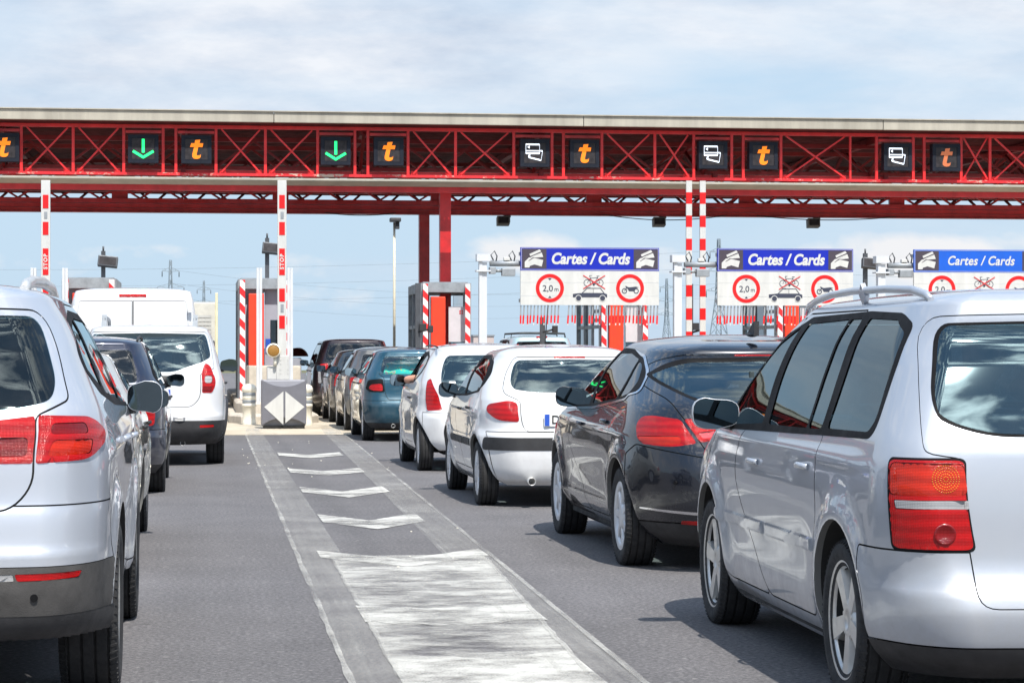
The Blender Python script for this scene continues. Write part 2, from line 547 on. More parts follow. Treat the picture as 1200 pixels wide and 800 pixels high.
class Car:
    def __init__(s, name, skin, label, cat, loc, rz=0., step=.045, group=None):
        s.sk = skin; s.step = step
        s.root = empty(name, loc, rz, label, cat, group)
        s.regs = []; s.objs = {}
    def reg(s, key, name, pts, material, side='C', r=.02, off=0., bev=0., gap=False, parent=None, z=None):
        """one panel, pane or lamp as an outline on the skin"""
        q = [s.sk.to2(p) for p in pts]
        q = densify(fillet(q, r), s.step * 1.1)
        s.regs.append(dict(key=key, name=name, poly=q, mat=material, side=side, off=off, bev=bev, gap=gap, parent=parent))
    def skin(s, base_mat, glass=None):
        sk = s.sk
        zlo = sk.zs + .07; zhi = sk.zt - .045
        a = float(sk.w(zlo)) - .11; b = float(sk.w(zhi)) - .10
        s.reg('windscreen', 'windscreen', [('F', -.2, zlo), ('F', a, zlo), ('F', b, zhi), ('F', -.2, zhi)], glass or M['glass'], r=.04, off=-.002)
        s.regs.insert(0, dict(key='body', name='body', poly=None, mat=base_mat, side='C', off=0, bev=0, gap=False, parent=None))
        st = s.step
        V = []; Ed = []
        us = []
        for i in range(5):
            n = max(4, int(round(sk.seg[i] / (st if i < 3 else st * 1.6))))
            us += list(np.linspace(sk.cum[i], sk.cum[i + 1], n, endpoint=False))
        us.append(sk.cum[-1])
        nz = int(round((sk.zt - sk.zb) / (st * .75)))
        zs = list(np.linspace(sk.zb, sk.zt, nz + 1)) + list(sk.zt + sk.RV * np.linspace(0, 1, 13)[1:] ** 1.5)
        for u in us:
            for z in zs: V.append((u, z))
        zones = []   # (reg index or -1 for gap, poly)
        umax = sk.cum[-1]; vmax = sk.zt + sk.RV
        def cl(poly): return [(min(max(a, 0), umax), min(max(b, sk.zb), vmax)) for a, b in poly]
        def ring(poly):
            poly = cl(poly); b = len(V); n = len(poly)
            V.extend(poly); Ed.extend((b + i, b + (i + 1) % n) for i in range(n))
            return poly
        for i, r in enumerate(s.regs):
            if r['poly'] is None: zones.append((i, None)); continue
            if r['gap']:
                g = .0035 if r['gap'] is True else r['gap']
                zones.append((-1, ring(inflate(r['poly'], g))))
                zones.append((i, ring(inflate(r['poly'], -g))))
            else:
                zones.append((i, ring(r['poly'])))
            if r['bev']:
                b = len(V)
                V.extend(cl(inflate(r['poly'], -r['bev']))); V.extend(cl(inflate(r['poly'], -r['bev'] * .45)))
        vv, ee, ff, _, _, _ = delaunay_2d_cdt([Vector(v) for v in V], Ed, [], 0, 1e-5)
        W = np.array([v[:] for v in vv]); T = np.array([f[:3] for f in ff])
        cen = W[T].mean(1)
        own = np.zeros(len(T), int)
        for i, poly in zones:
            if poly is None: own[:] = i
            else: own[inside(cen, poly)] = i
        p = sk.Pinv(W[:, 0]); v = W[:, 1]
        X = sk.pos(p, v); N = sk.nrm(p, v)
        tri = X[T]
        fn = np.cross(tri[:, 1] - tri[:, 0], tri[:, 2] - tri[:, 0])
        area = np.linalg.norm(fn, axis=1)
        flip = (fn * N[T].mean(1)).sum(1) < 0
        T[flip] = T[flip][:, ::-1]
        ok = area > 1e-9
        acc = {}
        def emit_part(key, name, mt, idx, sgn, off, bev, poly, parent, analytic=True):
            tt = T[idx]
            used, inv = np.unique(tt, return_inverse=True); inv = inv.reshape(tt.shape)
            o = np.full(len(used), off)
            if bev and poly is not None:
                q = W[used]; P = np.array(poly); Q = np.roll(P, -1, 0); d = np.full(len(q), 9.)
                for a, b in zip(P, Q):
                    ab = b - a; L2 = max(1e-12, (ab**2).sum())
                    t = np.clip(((q - a) @ ab) / L2, 0, 1)
                    d = np.minimum(d, np.linalg.norm(q - (a + t[:, None] * ab), axis=1))
                o = off * np.sqrt(np.clip(1 - (1 - np.clip(d / bev, 0, 1))**2, 0, 1))
            co = X[used] + N[used] * o[:, None]; nn = N[used].copy(); f = inv.copy()
            if sgn < 0:
                co[:, 0] *= -1; nn[:, 0] *= -1; f = f[:, ::-1]
            acc.setdefault(key, dict(name=name, mat=mt, parent=parent, co=[], nn=[], f=[], n=0, an=not bev or off <= .0165))
            a = acc[key]
            a['co'].append(co); a['nn'].append(nn); a['f'].append(f + a['n']); a['n'] += len(co)
        for i, r in enumerate(s.regs):
            idx = np.where((own == i) & ok)[0]
            if len(idx) == 0 or r['mat'] is None: continue
            for sg, sd in ((1, 'R'), (-1, 'L')):
                if r['side'] == 'C': key = r['key']; par = r['parent']
                elif r['side'] == 'S': key = r['key'] + sd; par = r['parent'] + sd if r['parent'] else None
                elif r['side'] == sd: key = r['key']; par = r['parent']
                else: continue
                emit_part(key, r['name'], r['mat'], idx, sg, r['off'], r['bev'], r['poly'], par)
        idx = np.where((own == -1) & ok)[0]
        for sg in (1, -1): emit_part('panel_gap', 'panel_gap', M['gap'], idx, sg, -.006, 0, None, None)
        # one mesh per part
        for key, a in acc.items():
            me = bpy.data.meshes.new(a['name'])
            co = np.concatenate(a['co']); f = np.concatenate(a['f']); nn = np.concatenate(a['nn'])
            me.from_pydata(co.tolist(), [], f.tolist())
            me.materials.append(a['mat'])
            me.polygons.foreach_set('use_smooth', [True] * len(f))
            me.update()
            if a['an']: me.normals_split_custom_set_from_vertices(nn.tolist())
            s.objs[key] = (mesh_obj(a['name'], me), a['parent'])
        for key, (o, par) in s.objs.items():
            o.parent = s.objs[par][0] if par and par in s.objs else s.root
    def ob(s, key): return s.objs[key][0]
    def pt(s, kind, a, z, off=0.):
        u, v = s.sk.to2((kind, a, z)); p = np.array([float(s.sk.Pinv(u))]); v = np.array([v])
        return Vector((s.sk.pos(p, v) + s.sk.nrm(p, v) * off)[0]), Vector(s.sk.nrm(p, v)[0])
    # ---- common fittings
    def arches(s, axles, Rz, Ra, material, depth=.30, lip=.028):
        for ya in axles:
            zb = s.sk.zb
            a0 = math.asin(max(-1, (zb - Rz) / Ra)); n = 26
            angs = [a0 + (PI - 2 * a0) * i / n for i in range(n + 1)]
            for sg in (1, -1):
                liner = MB(); lp = MB(); ring = []
                for t in angs:
                    y = ya + Ra * math.cos(t); z = max(zb, Rz + Ra * math.sin(t))
                    q, nn = s.pt('S', y, z)
                    ring.append((q.x, y, z))
                vo = [(sg * x, y, z) for x, y, z in ring]
                vi = [(sg * (x - lip), y, z) for x, y, z in ring]
                vd = [(sg * (max(r[0] for r in ring) - depth), y, z) for x, y, z in ring]
                k = len(vo)
                lp.add(vo + vi, [(i, i + 1, k + i + 1, k + i) for i in range(k - 1)], True)
                liner.add(vi + vd, [(i, i + 1, k + i + 1, k + i) for i in range(k - 1)], True)
                liner.add(vd, [list(range(k))])
                lp.build('arch_lip', material, s.root)
                liner.build('wheel_arch_liner', M['under'], s.root)
    def flare(s, axles, Rz, Ra, wid, thick, material):
        """plastic wheel-arch surround standing proud of the body"""
        for ya in axles:
            zb = s.sk.zb
            a0 = math.asin(max(-1, (zb - Rz) / Ra)); n = 28
            for sg in (1, -1):
                fl = MB(); rows = []
                for i in range(n + 1):
                    t = a0 + (PI - 2 * a0) * i / n
                    row = []
                    for rr, th in ((Ra - .004, -.03), (Ra, thick), (Ra + wid * .5, thick * 1.05), (Ra + wid, thick * .7), (Ra + wid + .004, -.004)):
                        y = ya + rr * math.cos(t); z = max(zb, Rz + rr * math.sin(t))
                        q, nn = s.pt('S', y, z)
                        row.append((sg * (q.x + th), y, z))
                    rows.append(row)
                vs = [v for r in rows for v in r]
                fl.add(vs, [(i * 5 + j, i * 5 + j + 1, (i + 1) * 5 + j + 1, (i + 1) * 5 + j) for i in range(n) for j in range(4)], True)
                fl.build('arch_trim', material, s.root)
    def wheels(s, axles, xo, R, wid, style, rimr, mt=None):
        mt = mt or M['alloy']
        ty = tyre_mesh(R, wid, rimr); rm = rim_mesh(rimr, wid, style, mt); hb = hub_mesh(rimr, wid)
        for ya in axles:
            for sg in (1, -1):
                o = mesh_obj('wheel', hb, s.root, (sg * (xo - wid / 2), ya, R - .006))
                o.rotation_euler = (0, 0, 0 if sg > 0 else PI)
                mesh_obj('tyre', ty, o); r = mesh_obj('rim', rm, o)
                r.rotation_euler = (random.uniform(0, 6), 0, 0)
    def floor(s, axles, Ra, z=.2, L=None):
        m = MB(); L = s.sk.L; hw = float(s.sk.w(.45)) - .06
        cuts = [.30, axles[0] - Ra - .02, axles[0] + Ra + .02, axles[1] - Ra - .02, axles[1] + Ra + .02, L - .2]
        for i in range(5):
            w = hw - .30 if i in (1, 3) else hw * (.62 if i in (0, 4) else 1)
            m.box(-w, w, cuts[i], cuts[i + 1], z + (.06 if i == 0 else 0), z + .16)
        m.box(-.05, .05, .3, 2.2, z - .04, z + .02)
        m.box(-.55, .55, axles[0] - .06, axles[0] + .06, z - .01, z + .08)
        m.build('underbody', M['under'], s.root)
    def cabin(s, yfront, yrear, wid, zseat=.55, ztop=1.2, fabric=None, lhd=True, rear=True, twin=.37, zdash=.95, driver=False):
        fabric = fabric or M['seat']
        for sg in (-1, 1):
            m = MB()
            m.box(sg * twin - .25, sg * twin + .25, yfront - .12, yfront + .42, zseat - .17, zseat, .05)
            mt = Matrix.Translation((sg * twin, yfront - .14, zseat - .02)) @ Matrix.Rotation(R_(16), 4, 'X')
            m.box(-.235, .235, -.07, .07, -.02, ztop - zseat - .19, .05, mt)
            o = m.build('seat', fabric, s.root)
            h = MB(); mt2 = mt @ Matrix.Translation((0, 0, ztop - zseat - .08))
            h.ball((sg * twin, yfront - .14 - (ztop - zseat - .06) * .28, ztop - .075), (.125, .05, .095), (.55, .55))
            for q in (-.05, .05): h.rod((sg * twin + q, yfront - .2, ztop - .24), (sg * twin + q, yfront - .14 - (ztop - zseat - .06) * .28, ztop - .12), .008, 6)
            h.build('headrest', fabric, o)
        if rear:
            m = MB()
            m.box(-wid * .78, wid * .78, yrear, yrear + .45, zseat - .15, zseat + .02, .05)
            mt = Matrix.Translation((0, yrear, zseat)) @ Matrix.Rotation(R_(14), 4, 'X')
            m.box(-wid * .78, wid * .78, -.08, .06, -.02, ztop - zseat - .26, .05, mt)
            o = m.build('rear_bench', fabric, s.root)
            for x in (-.40, .40):
                h = MB(); h.ball((x, yrear - .16, ztop - .16), (.13, .05, .085), (.55, .55)); h.build('headrest', fabric, o)
        d = MB()
        d.box(-wid * .92, wid * .92, yfront + .75, yfront + 1.25, zdash - .3, zdash, .06)
        d.box(-.3, .3, yfront + .8, yfront + 1.0, zdash - .02, zdash + .06, .03)
        d.build('dashboard', M['plastic'], s.root)
        sw = MB(); c = Vector((-twin, yfront + .58, zdash - .02)); rot = Matrix.Rotation(R_(-62), 3, 'X')
        ring = [c + rot @ Vector((.185 * math.cos(2 * PI * i / 24), .185 * math.sin(2 * PI * i / 24), 0)) for i in range(25)]
        sw.tube(ring, .016, 6, False)
        for a in (.2, PI - .2, -PI / 2): sw.rod(c, c + rot @ Vector((.18 * math.cos(a), .18 * math.sin(a), 0)), .014, 6)
        sw.build('steering_wheel', M['plastic'], s.root)
        mr = MB(); mr.box(-.12, .12, yfront + .72, yfront + .745, ztop + .06, ztop + .13, .015)
        mr.build('rear_view_mirror', M['plastic'], s.root)
    def mirrors(s, y, z, xo, size, housing, stem=M['plastic'], sides=(1, -1)):
        """door mirror: shell, arm and silvered glass looking back"""
        a, h = size
        for sg in sides:
            cx = sg * (xo + a * .92)
            m = MB()
            n = 20; rows = []
            for k, (dy, sc) in enumerate(((-.012, .965), (-.012, 1.), (.01, 1.), (.05, .93), (.085, .72), (.105, .38), (.11, .02))):
                row = []
                for i in range(n):
                    t = 2 * PI * i / n
                    ct, st = math.cos(t), math.sin(t)
                    px = a * math.copysign(abs(ct)**.62, ct); pz = h * math.copysign(abs(st)**.66, st)
                    if px * sg < 0: pz *= .86
                    row.append((cx + px * sc, y + dy, z + pz * sc + .01))
                rows.append(row)
            vs = [v for r in rows for v in r]
            fs = [(j * n + i, j * n + (i + 1) % n, (j + 1) * n + (i + 1) % n, (j + 1) * n + i) for j in range(len(rows) - 1) for i in range(n)]
            m.add(vs, fs, True)
            o = m.build('mirror', housing, s.root)
            g = MB()
            g.prism([(v[0] * .985 + cx * .015, v[2] * .985 + (z + .01) * .015) for v in rows[0]], y - .009, y - .006)
            g.build('mirror_glass', M['mirror'], o)
            b = MB()
            b.prism([(v[0], v[2]) for v in rows[0]], y - .0055, y + .0)
            b.bar((cx - sg * a * .6, y + .04, z - h * .55), (sg * (xo - .06), y + .06, z - h * .75), .06, .05)
            b.build('mirror_arm', stem, o)
    def handle(s, y, z, parent_key, material, ln=.17):
        for sg, sd in ((1, 'R'), (-1, 'L')):
            q, nn = s.pt('S', y, z)
            m = MB()
            pts = []
            for i in range(9):
                t = i / 8; yy = y - ln / 2 + ln * t
                qq, n2 = s.pt('S', yy, z)
                pts.append((sg * (qq.x + .004 + .022 * math.sin(PI * t)**.6), yy, z + .006 * math.sin(PI * t)))
            m.tube(pts, .010, 8, True, 1.3)
            k = parent_key + sd
            m.build('handle', material, s.objs[k][0] if k in s.objs else s.root)
    def rails(s, pts, r, material, feet=(0, -1)):
        for sg in (1, -1):
            m = MB()
            P = [Vector((sg * x, y, z)) for x, y, z in pts]
            m.tube(P, r, 10, True, 1.25)
            m.build('roof_rail', material, s.root)
    def wiper(s, x0, z0, x1, z1, off=.03):
        a, n = s.pt('R', abs(x0), z0, off); b, n2 = s.pt('R', abs(x1), z1, off * .7)
        a = Vector((math.copysign(a.x, x0 or 1), a.y, a.z)); b = Vector((math.copysign(b.x, x1), b.y, b.z))
        m = MB(); m.rod(a, b, .013, 8, .007); m.ball(a, (.035, .03, .03))
        d = (b - a).normalized()
        m.rod(a + d * .1 + n * -.008, b + d * .06 + n2 * -.008, .007, 6)
        m.build('wiper', M['plastic'], s.root)
    def antenna(s, y, z, ln, tilt=-.5):
        m = MB(); m.ball((0, y, z), (.02, .03, .014)); m.rod((0, y, z), (0, y + ln * tilt, z + ln * math.sqrt(1 - tilt * tilt)), .0065, 6, .004)
        m.build('antenna', M['plastic'], s.root)
    def plate(s, z, wid=.52, h=.11, x=0., off=.012, txt=None):
        xo = x
        a, n = s.pt('R', 0.01, z + h / 2, off); b, n2 = s.pt('R', 0.01, z - h / 2, off)
        ang = math.atan2(b.y - a.y, h)
        yy = min(a.y, b.y)
        e = MB(); e.box(xo - wid / 2, xo + wid / 2, yy - .012, yy, z - h / 2, z + h / 2, .003)
        o = e.build('licence_plate', M['plate'], s.root)
        q = MB(); q.box(xo - wid / 2 + .004, xo - wid / 2 + .046, yy - .015, yy - .0125, z - h / 2 + .004, z + h / 2 - .004)
        q.build('plate_band', M['plate_blue'], o); q = MB(); q.box(xo + wid / 2 - .046, xo + wid / 2 - .004, yy - .015, yy - .0125, z - h / 2 + .004, z + h / 2 - .004)
        q.build('plate_band', M['plate_blue'], o)
        if txt:
            text_obj('plate_lettering', txt, h * .95, M['ink'], o, (xo - wid / 2 + .062, yy - .0155, z), align='LEFT', offset=.001)
        return yy
    def pads(s, name, lst, r, material, proud=.012):
        """round buttons on the bumper (sensors, covers): one mesh each"""
        for x, z in lst:
            q, n = s.pt('R', abs(x), z)
            if x < 0: q.x = -q.x; n.x = -n.x
            m = MB(); m.rod(q - n * .01, q + n * proud, r, 18)
            m.build(name, material, s.root)
    def exhaust(s, x, z, y, r=.03):
        m = MB()
        m.lathe([(r * .8, .25), (r, .25), (r, 0), (r * .86, 0), (r * .84, .2), (0, .2)], 16, 'Y', (x, y, z))
        m.rod((x, y + .25, z), (x, y + .8, z + .04), r * .8, 10)
        m.build('exhaust_pipe', M['alloy'], s.root)

_wm = {}
def tyre_mesh(R, w, rr):
    k = ('t', R, w, rr)
    if k in _wm: return _wm[k]
    h = w / 2
    prof = [(rr - .012, -h * .80), (rr + .006, -h * .86), (rr + (R - rr) * .35, -h * .99), (rr + (R - rr) * .65, -h * 1.0), (R - .022, -h * .95), (R - .008, -h * .86), (R - .001, -h * .74)]
    grooves = [-.42, -.14, .14, .42]
    for g in grooves:
        x = g * w * .80
        prof += [(R, x - .010), (R, x - .0055), (R - .009, x - .005), (R - .009, x + .005), (R, x + .0055), (R, x + .010)]
    prof += [(R - .001, h * .74), (R - .008, h * .86), (R - .022, h * .95), (rr + (R - rr) * .65, h * 1.0), (rr + (R - rr) * .35, h * .99), (rr + .006, h * .86), (rr - .012, h * .80)]
    m = MB(); m.lathe(prof, 56, 'X')
    # raised shoulder blocks
    N = 64
    for i in range(N):
        t = 2 * PI * i / N
        for sg in (1, -1):
            a = Vector((sg * h * .70, (R + .0006) * math.cos(t), (R + .0006) * math.sin(t)))
            b = Vector((sg * h * .965, (R - .017) * math.cos(t), (R - .017) * math.sin(t)))
            m.bar(a, b, .0095, .006, (0, math.cos(t), math.sin(t)))
    me = m.mesh('tyre', M['rubber'])
    _wm[k] = me
    return me

def hub_mesh(rr, w):
    m = MB()
    m.lathe([(0, -w * .3), (rr * .75, -w * .3), (rr * .75, .02), (rr * .62, .02), (rr * .62, .035), (rr * .2, .04), (0, .04)], 28, 'X')
    return m.mesh('wheel', M['under'])

def rim_mesh(rr, w, style, mt):
    k = ('r', rr, w, style)
    if k in _wm: return _wm[k]
    h = w / 2
    m = MB()
    m.use(1); m.lathe([(rr - .03, -h * .7), (rr - .02, h * .2), (rr - .018, h * .66)], 48, 'X'); m.use(0)
    m.lathe([(rr - .018, h * .66), (rr - .014, h * .76), (rr + .002, h * .84), (rr + .010, h * .90), (rr + .014, h * .86)], 48, 'X')
    def spoke(t, wi, wo, r0, r1, x0, x1, th=.03, sk=0.):
        ct, st = math.cos(t), math.sin(t)
        def P(r, q, x): return (x, r * ct - q * st, r * st + q * ct)
        vs = []
        rs = [r0, r0 + (r1 - r0) * .35, r0 + (r1 - r0) * .75, r1]
        for i, r in enumerate(rs):
            f = i / 3; ww = wi + (wo - wi) * f; x = x0 + (x1 - x0) * f**1.6; o = sk * f
            vs += [P(r, o - ww, x - th), P(r, o - ww * .82, x), P(r, o + ww * .82, x), P(r, o + ww, x - th)]
        fs = []
        for i in range(3):
            b = i * 4
            fs += [(b, b + 1, b + 5, b + 4), (b + 1, b + 2, b + 6, b + 5), (b + 2, b + 3, b + 7, b + 6)]
        m.add(vs, fs, False)
    if style == 'five':      # five broad spokes
        for i in range(5): spoke(2 * PI * i / 5, .036, .052, .05, rr - .012, h * .72, h * .80, .04)
        m.lathe([(.085, h * .35), (.082, h * .66), (.06, h * .74), (.034, h * .74), (.032, h * .70), (0, h * .71)], 24, 'X')
        for i in range(5):
            t = 2 * PI * (i + .5) / 5
            m.rod((h * .5, .062 * math.cos(t), .062 * math.sin(t)), (h * .735, .062 * math.cos(t), .062 * math.sin(t)), .009, 8)
    elif style == 'multi':   # wheel cover with seven paired spokes
        for i in range(7): spoke(2 * PI * i / 7, .016, .030, .05, rr - .01, h * .84, h * .84, .012)
        m.lathe([(.09, h * .5), (.088, h * .82), (.06, h * .88), (0, h * .89)], 24, 'X')
        m.lathe([(rr + .006, h * .86), (rr - .012, h * .90), (rr - .035, h * .84), (rr - .037, h * .6)], 48, 'X')
    elif style == 'disc':    # closed hub cap with a ring of holes
        m.lathe([(rr + .006, h * .86), (rr - .015, h * .92), (rr - .05, h * .82), (rr - .09, h * .86), (.07, h * .93), (.05, h * .88), (0, h * .88)], 40, 'X')
        for i in range(12):
            t = 2 * PI * i / 12
            spoke(t, .012, .016, rr * .50, rr - .022, h * .935, h * .93, .02)
    elif style == 'steel':
        m.lathe([(rr + .004, h * .84), (rr - .03, h * .6), (rr - .06, h * .35), (.1, h * .5), (.07, h * .62), (0, h * .62)], 40, 'X')
    else:                    # ten thin spokes
        for i in range(10): spoke(2 * PI * i / 10, .018, .024, .05, rr - .01, h * .75, h * .8, .03)
        m.lathe([(.08, h * .4), (.078, h * .75), (.05, h * .8), (0, h * .8)], 24, 'X')
    me = m.mesh('rim', [mt, M['under']])
    _wm[k] = me
    return me
# ------------------------------------------------------------------ the cars
def flares(axles, Rz, Ra, a=.022, lines=(), door=0.):
    def f(y, z):
        r = 0 * y
        for ya in axles:
            d = np.hypot(y - ya, z - Rz)
            r = r + a * np.exp(-((d - Ra - .01) / .075)**2) * sstep((z - .15) / .2)
        for z0, amp, wd, sl in lines:
            zz = z - (z0 + sl * (y - 2))
            r = r + amp * np.exp(-(zz / wd)**2) * sstep((y - .4) / .4) * sstep((4.0 - y) / .5)
        if door:
            r = r - door * np.exp(-((z - .52) / .14)**2) * sstep((y - axles[0] - Ra) / .3) * sstep((axles[1] - Ra - y) / .3)
        return r
    return f

def wrapband(c, key, name, z0, z1, yend, material, r=.01, yend2=None, **k):
    c.reg(key, name, [('R', -.2, z0), ('R', .3, z0), ('S', yend, z0), ('S', yend2 or yend, z1), ('R', .3, z1), ('R', -.2, z1)], material, r=r, **k)

def sides(c, trim, panes, doors, pm, gl, r=.035, trimmat=None, chrome=None):
    """doors, black window surround and panes of both sides; panes carry the door they sit in"""
    for key, pts in doors: c.reg(key, 'door', [('S', *p) for p in pts], pm, 'S', r=.06, gap=True)
    if chrome: c.reg('window_chrome', 'window_chrome', [('S', *p) for p in chrome], M['chrome'], 'S', r=.05, off=.004)
    c.reg('window_trim', 'window_trim', [('S', *p) for p in trim], trimmat or M['trim'], 'S', r=.05, off=.001)
    for key, door, pts in panes: c.reg(key, 'window', [('S', *p) for p in pts], gl, 'S', r=r, off=-.003, parent=door)

def holes(c, axles, Rz, Ra):
    for i, ya in enumerate(axles): c.reg('hole%d' % i, 'hole', circ(ya, Rz, Ra), None, 'S', r=0)

# ---- silver people carrier, right foreground
def people_carrier():
    ax = (.83, 3.51); Rz, Ra, R = .335, .372, .318
    sk = Skin(L=4.39, zb=.17, zt=1.535, zs=1.0,
              w=[(.17, .79), (.25, .845), (.4, .878), (.6, .892), (.8, .897), (.93, .89), (1.0, .872), (1.2, .80), (1.4, .722), (1.535, .655)],
              yr=[(.17, .16), (.24, .06), (.33, .015), (.42, 0), (.47, .01), (.53, .045), (.60, .062), (.80, .068), (.98, .085), (1.1, .135), (1.3, .235), (1.44, .315), (1.49, .318), (1.535, .33)],
              yf=[(.17, 4.25), (.35, 4.36), (.55, 4.39), (.72, 4.35), (.84, 4.2), (.95, 3.92), (1.02, 3.72), (1.25, 3.35), (1.45, 2.98), (1.535, 2.78)], fry=.36, fbow=.14, frx=.3,
              rx=[(.17, .30), (.5, .26), (.7, .20), (1.0, .15), (1.5, .13)], ry=[(.17, .42), (.5, .36), (.7, .30), (1.0, .26), (1.5, .34)], bow=.055,
              rise=.088, tr=.02, feat=flares(ax, Rz, Ra, .024, ((.955, .006, .03, .012),), .012))
    c = Car('people_carrier', sk, 'silver people carrier with roof rails and big square red tail lights in the right foreground', 'car', (3.345, 8.25, 0), R_(-1.3), .04)
    pm = M['silver']
    wrapband(c, 'bumper', 'bumper', .29, .635, .47, pm, gap=True, yend2=.50)
    wrapband(c, 'bumper_skirt', 'bumper_skirt', .17, .29, .50, M['plastic'], off=.004, yend2=.47)
    c.reg('tailgate', 'tailgate', [('R', -.2, .435), ('R', .575, .435), ('R', .585, .62), ('R', .60, .97), ('R', .745, 1.0), ('R', .725, 1.2), ('R', .645, 1.49), ('R', -.2, 1.51)], pm, r=[0, .07, .05, .03, .03, .1, .12, 0], gap=.0022)
    sides(c, [(3.30, .985), (2.98, 1.25), (2.62, 1.435), (2.2, 1.515), (1.2, 1.525), (.70, 1.51), (.53, 1.46), (.45, 1.08), (.50, 1.03), (1.2, 1.02)],
          [('pane_f', 'door_f', [(3.20, 1.005), (2.93, 1.235), (2.60, 1.405), (2.33, 1.475), (2.37, 1.035)]),
           ('pane_r', 'door_r', [(2.245, 1.035), (2.205, 1.485), (1.50, 1.495), (1.505, 1.04)]),
           ('pane_v', 'door_r', [(1.475, 1.04), (1.47, 1.495), (1.285, 1.495), (1.255, 1.045)]),
           ('pane_q', None, [(1.165, 1.05), (1.175, 1.495), (.73, 1.483), (.575, 1.43), (.50, 1.10), (.55, 1.055)])],
          [('door_f', [(2.24, .27), (3.10, .27), (3.36, .55), (3.36, .97), (3.30, 1.0), (2.98, 1.27), (2.62, 1.45), (2.28, 1.53)]),
           ('door_r', [(1.34, .27), (2.24, .27), (2.28, 1.53), (1.25, 1.53), (1.20, 1.02), (1.20, .72), (1.26, .5)])], pm, M['glass_dark'])
    for k, a, b in (('mould_f', 2.28, 3.28), ('mould_r', 1.30, 2.20)):
        c.reg(k, 'door_moulding', [('S', a, .535), ('S', b, .535), ('S', b, .60), ('S', a, .60)], pm, 'S', r=.015, off=.014, bev=.016, parent='door_f' if k == 'mould_f' else 'door_r')
    holes(c, ax, Rz, Ra)
    c.reg('rear_window_seal', 'rear_window_seal', [('R', -.2, 1.045), ('R', .50, 1.05), ('R', .665, 1.10), ('R', .695, 1.19), ('R', .615, 1.465), ('R', -.2, 1.485)], M['trim'], r=[0, .1, .1, .1, .07, 0], parent='tailgate', off=.0015)
    c.reg('rear_window', 'rear_window', [('R', -.2, 1.055), ('R', .50, 1.06), ('R', .655, 1.11), ('R', .682, 1.19), ('R', .605, 1.455), ('R', -.2, 1.475)], M['glass_solar'], r=[0, .1, .1, .1, .06, 0], parent='tailgate', off=.003)
    def lamp(za, zb_): return [('R', .485, za), ('S', .215 - .01 * (za - .6), za), ('S', .235 - .02 * (zb_ - .6), zb_), ('R', .50, zb_)]
    c.reg('lamp_edge', 'tail_light_seal', [('R', .562, .635), ('S', .245, .635), ('S', .255, .975), ('R', .592, .975)], M['trim'], 'S', r=.03, off=.002)
    c.reg('lamp', 'tail_light', [('R', .570, .643), ('S', .235, .643), ('S', .245, .967), ('R', .598, .967)], M['red_lens'], 'S', r=.03, off=.012, bev=.014)
    c.reg('lamp_mid', 'reversing_lens', [('R', .59, .79), ('S', .20, .79), ('S', .205, .822), ('R', .593, .822)], M['clear_lens'], 'S', r=.006, off=.0135, bev=.004, parent='lamp')
    c.reg('lamp_top', 'indicator_lens', [('R', .592, .838), ('S', .225, .838), ('S', .23, .955), ('R', .603, .955)], M['amber_lens'], 'S', r=.03, off=.0132, bev=.006, parent='lamp')
    c.skin(pm)
    # bulb rings behind the lens
    for sg, sd in ((1, 'R'), (-1, 'L')):
        q, n = c.pt('R', .675, .898, .0145); n = Vector((n.x * sg, n.y, n.z)); q = Vector((q.x * sg, q.y, q.z))
        rot = n.to_track_quat('Z', 'Y').to_matrix().to_4x4()
        m = MB()
        for i, rr in enumerate((.009, .019, .029, .039, .049)):
            N = 8 + i * 7
            for j in range(N):
                t = 2 * PI * j / N
                v = Matrix.Translation(q) @ rot @ Vector((rr * math.cos(t), rr * math.sin(t), -.002))
                m.ball(v, (.0028, .0028, .0028), (1, 1), 6, 4)
        m.build('bulb_ring', M['amber'], c.ob('lamp' + sd))
        q, n = c.pt('R', .68, .70, .0135); n = Vector((n.x * sg, n.y, n.z)); q = Vector((q.x * sg, q.y, q.z))
        rot = n.to_track_quat('Z', 'Y').to_matrix().to_4x4()
        m = MB(); m.lathe([(.040, 0), (.034, .004), (.03, .001), (0, .002)], 28)
        me = m.mesh('fog_reflector', M['red_dark']); me.transform(Matrix.Translation(q) @ rot)
        mesh_obj('fog_reflector', me, c.ob('lamp' + sd))
    c.arches(ax, Rz, Ra, pm); c.wheels(ax, .885, R, .215, 'five', .222); c.floor(ax, Ra)
    c.cabin(2.05, 1.0, .8, .62, 1.30, M['seat'], zdash=1.05)
    c.mirrors(2.98, 1.055, .855, (.115, .078), M['silver'])
    c.handle(2.40, .86, 'door_f', pm); c.handle(1.42, .885, 'door_r', pm)
    c.rails([(.60, .55, 1.555), (.605, .60, 1.578), (.615, .75, 1.600), (.625, 1.1, 1.612), (.63, 1.6, 1.617), (.63, 2.0, 1.610), (.625, 2.3, 1.592), (.615, 2.5, 1.568), (.60, 2.60, 1.54)], .0135, pm)
    for sg in (1, -1):
        m = MB(); m.bar((sg * .625, 1.42, 1.57), (sg * .632, 1.47, 1.622), .02, .07, (0, 1, 0)); m.build('rail_foot', pm, c.root)
    c.plate(.80, off=.004)
    c.wiper(0, 1.03, .42, 1.12)
    return c

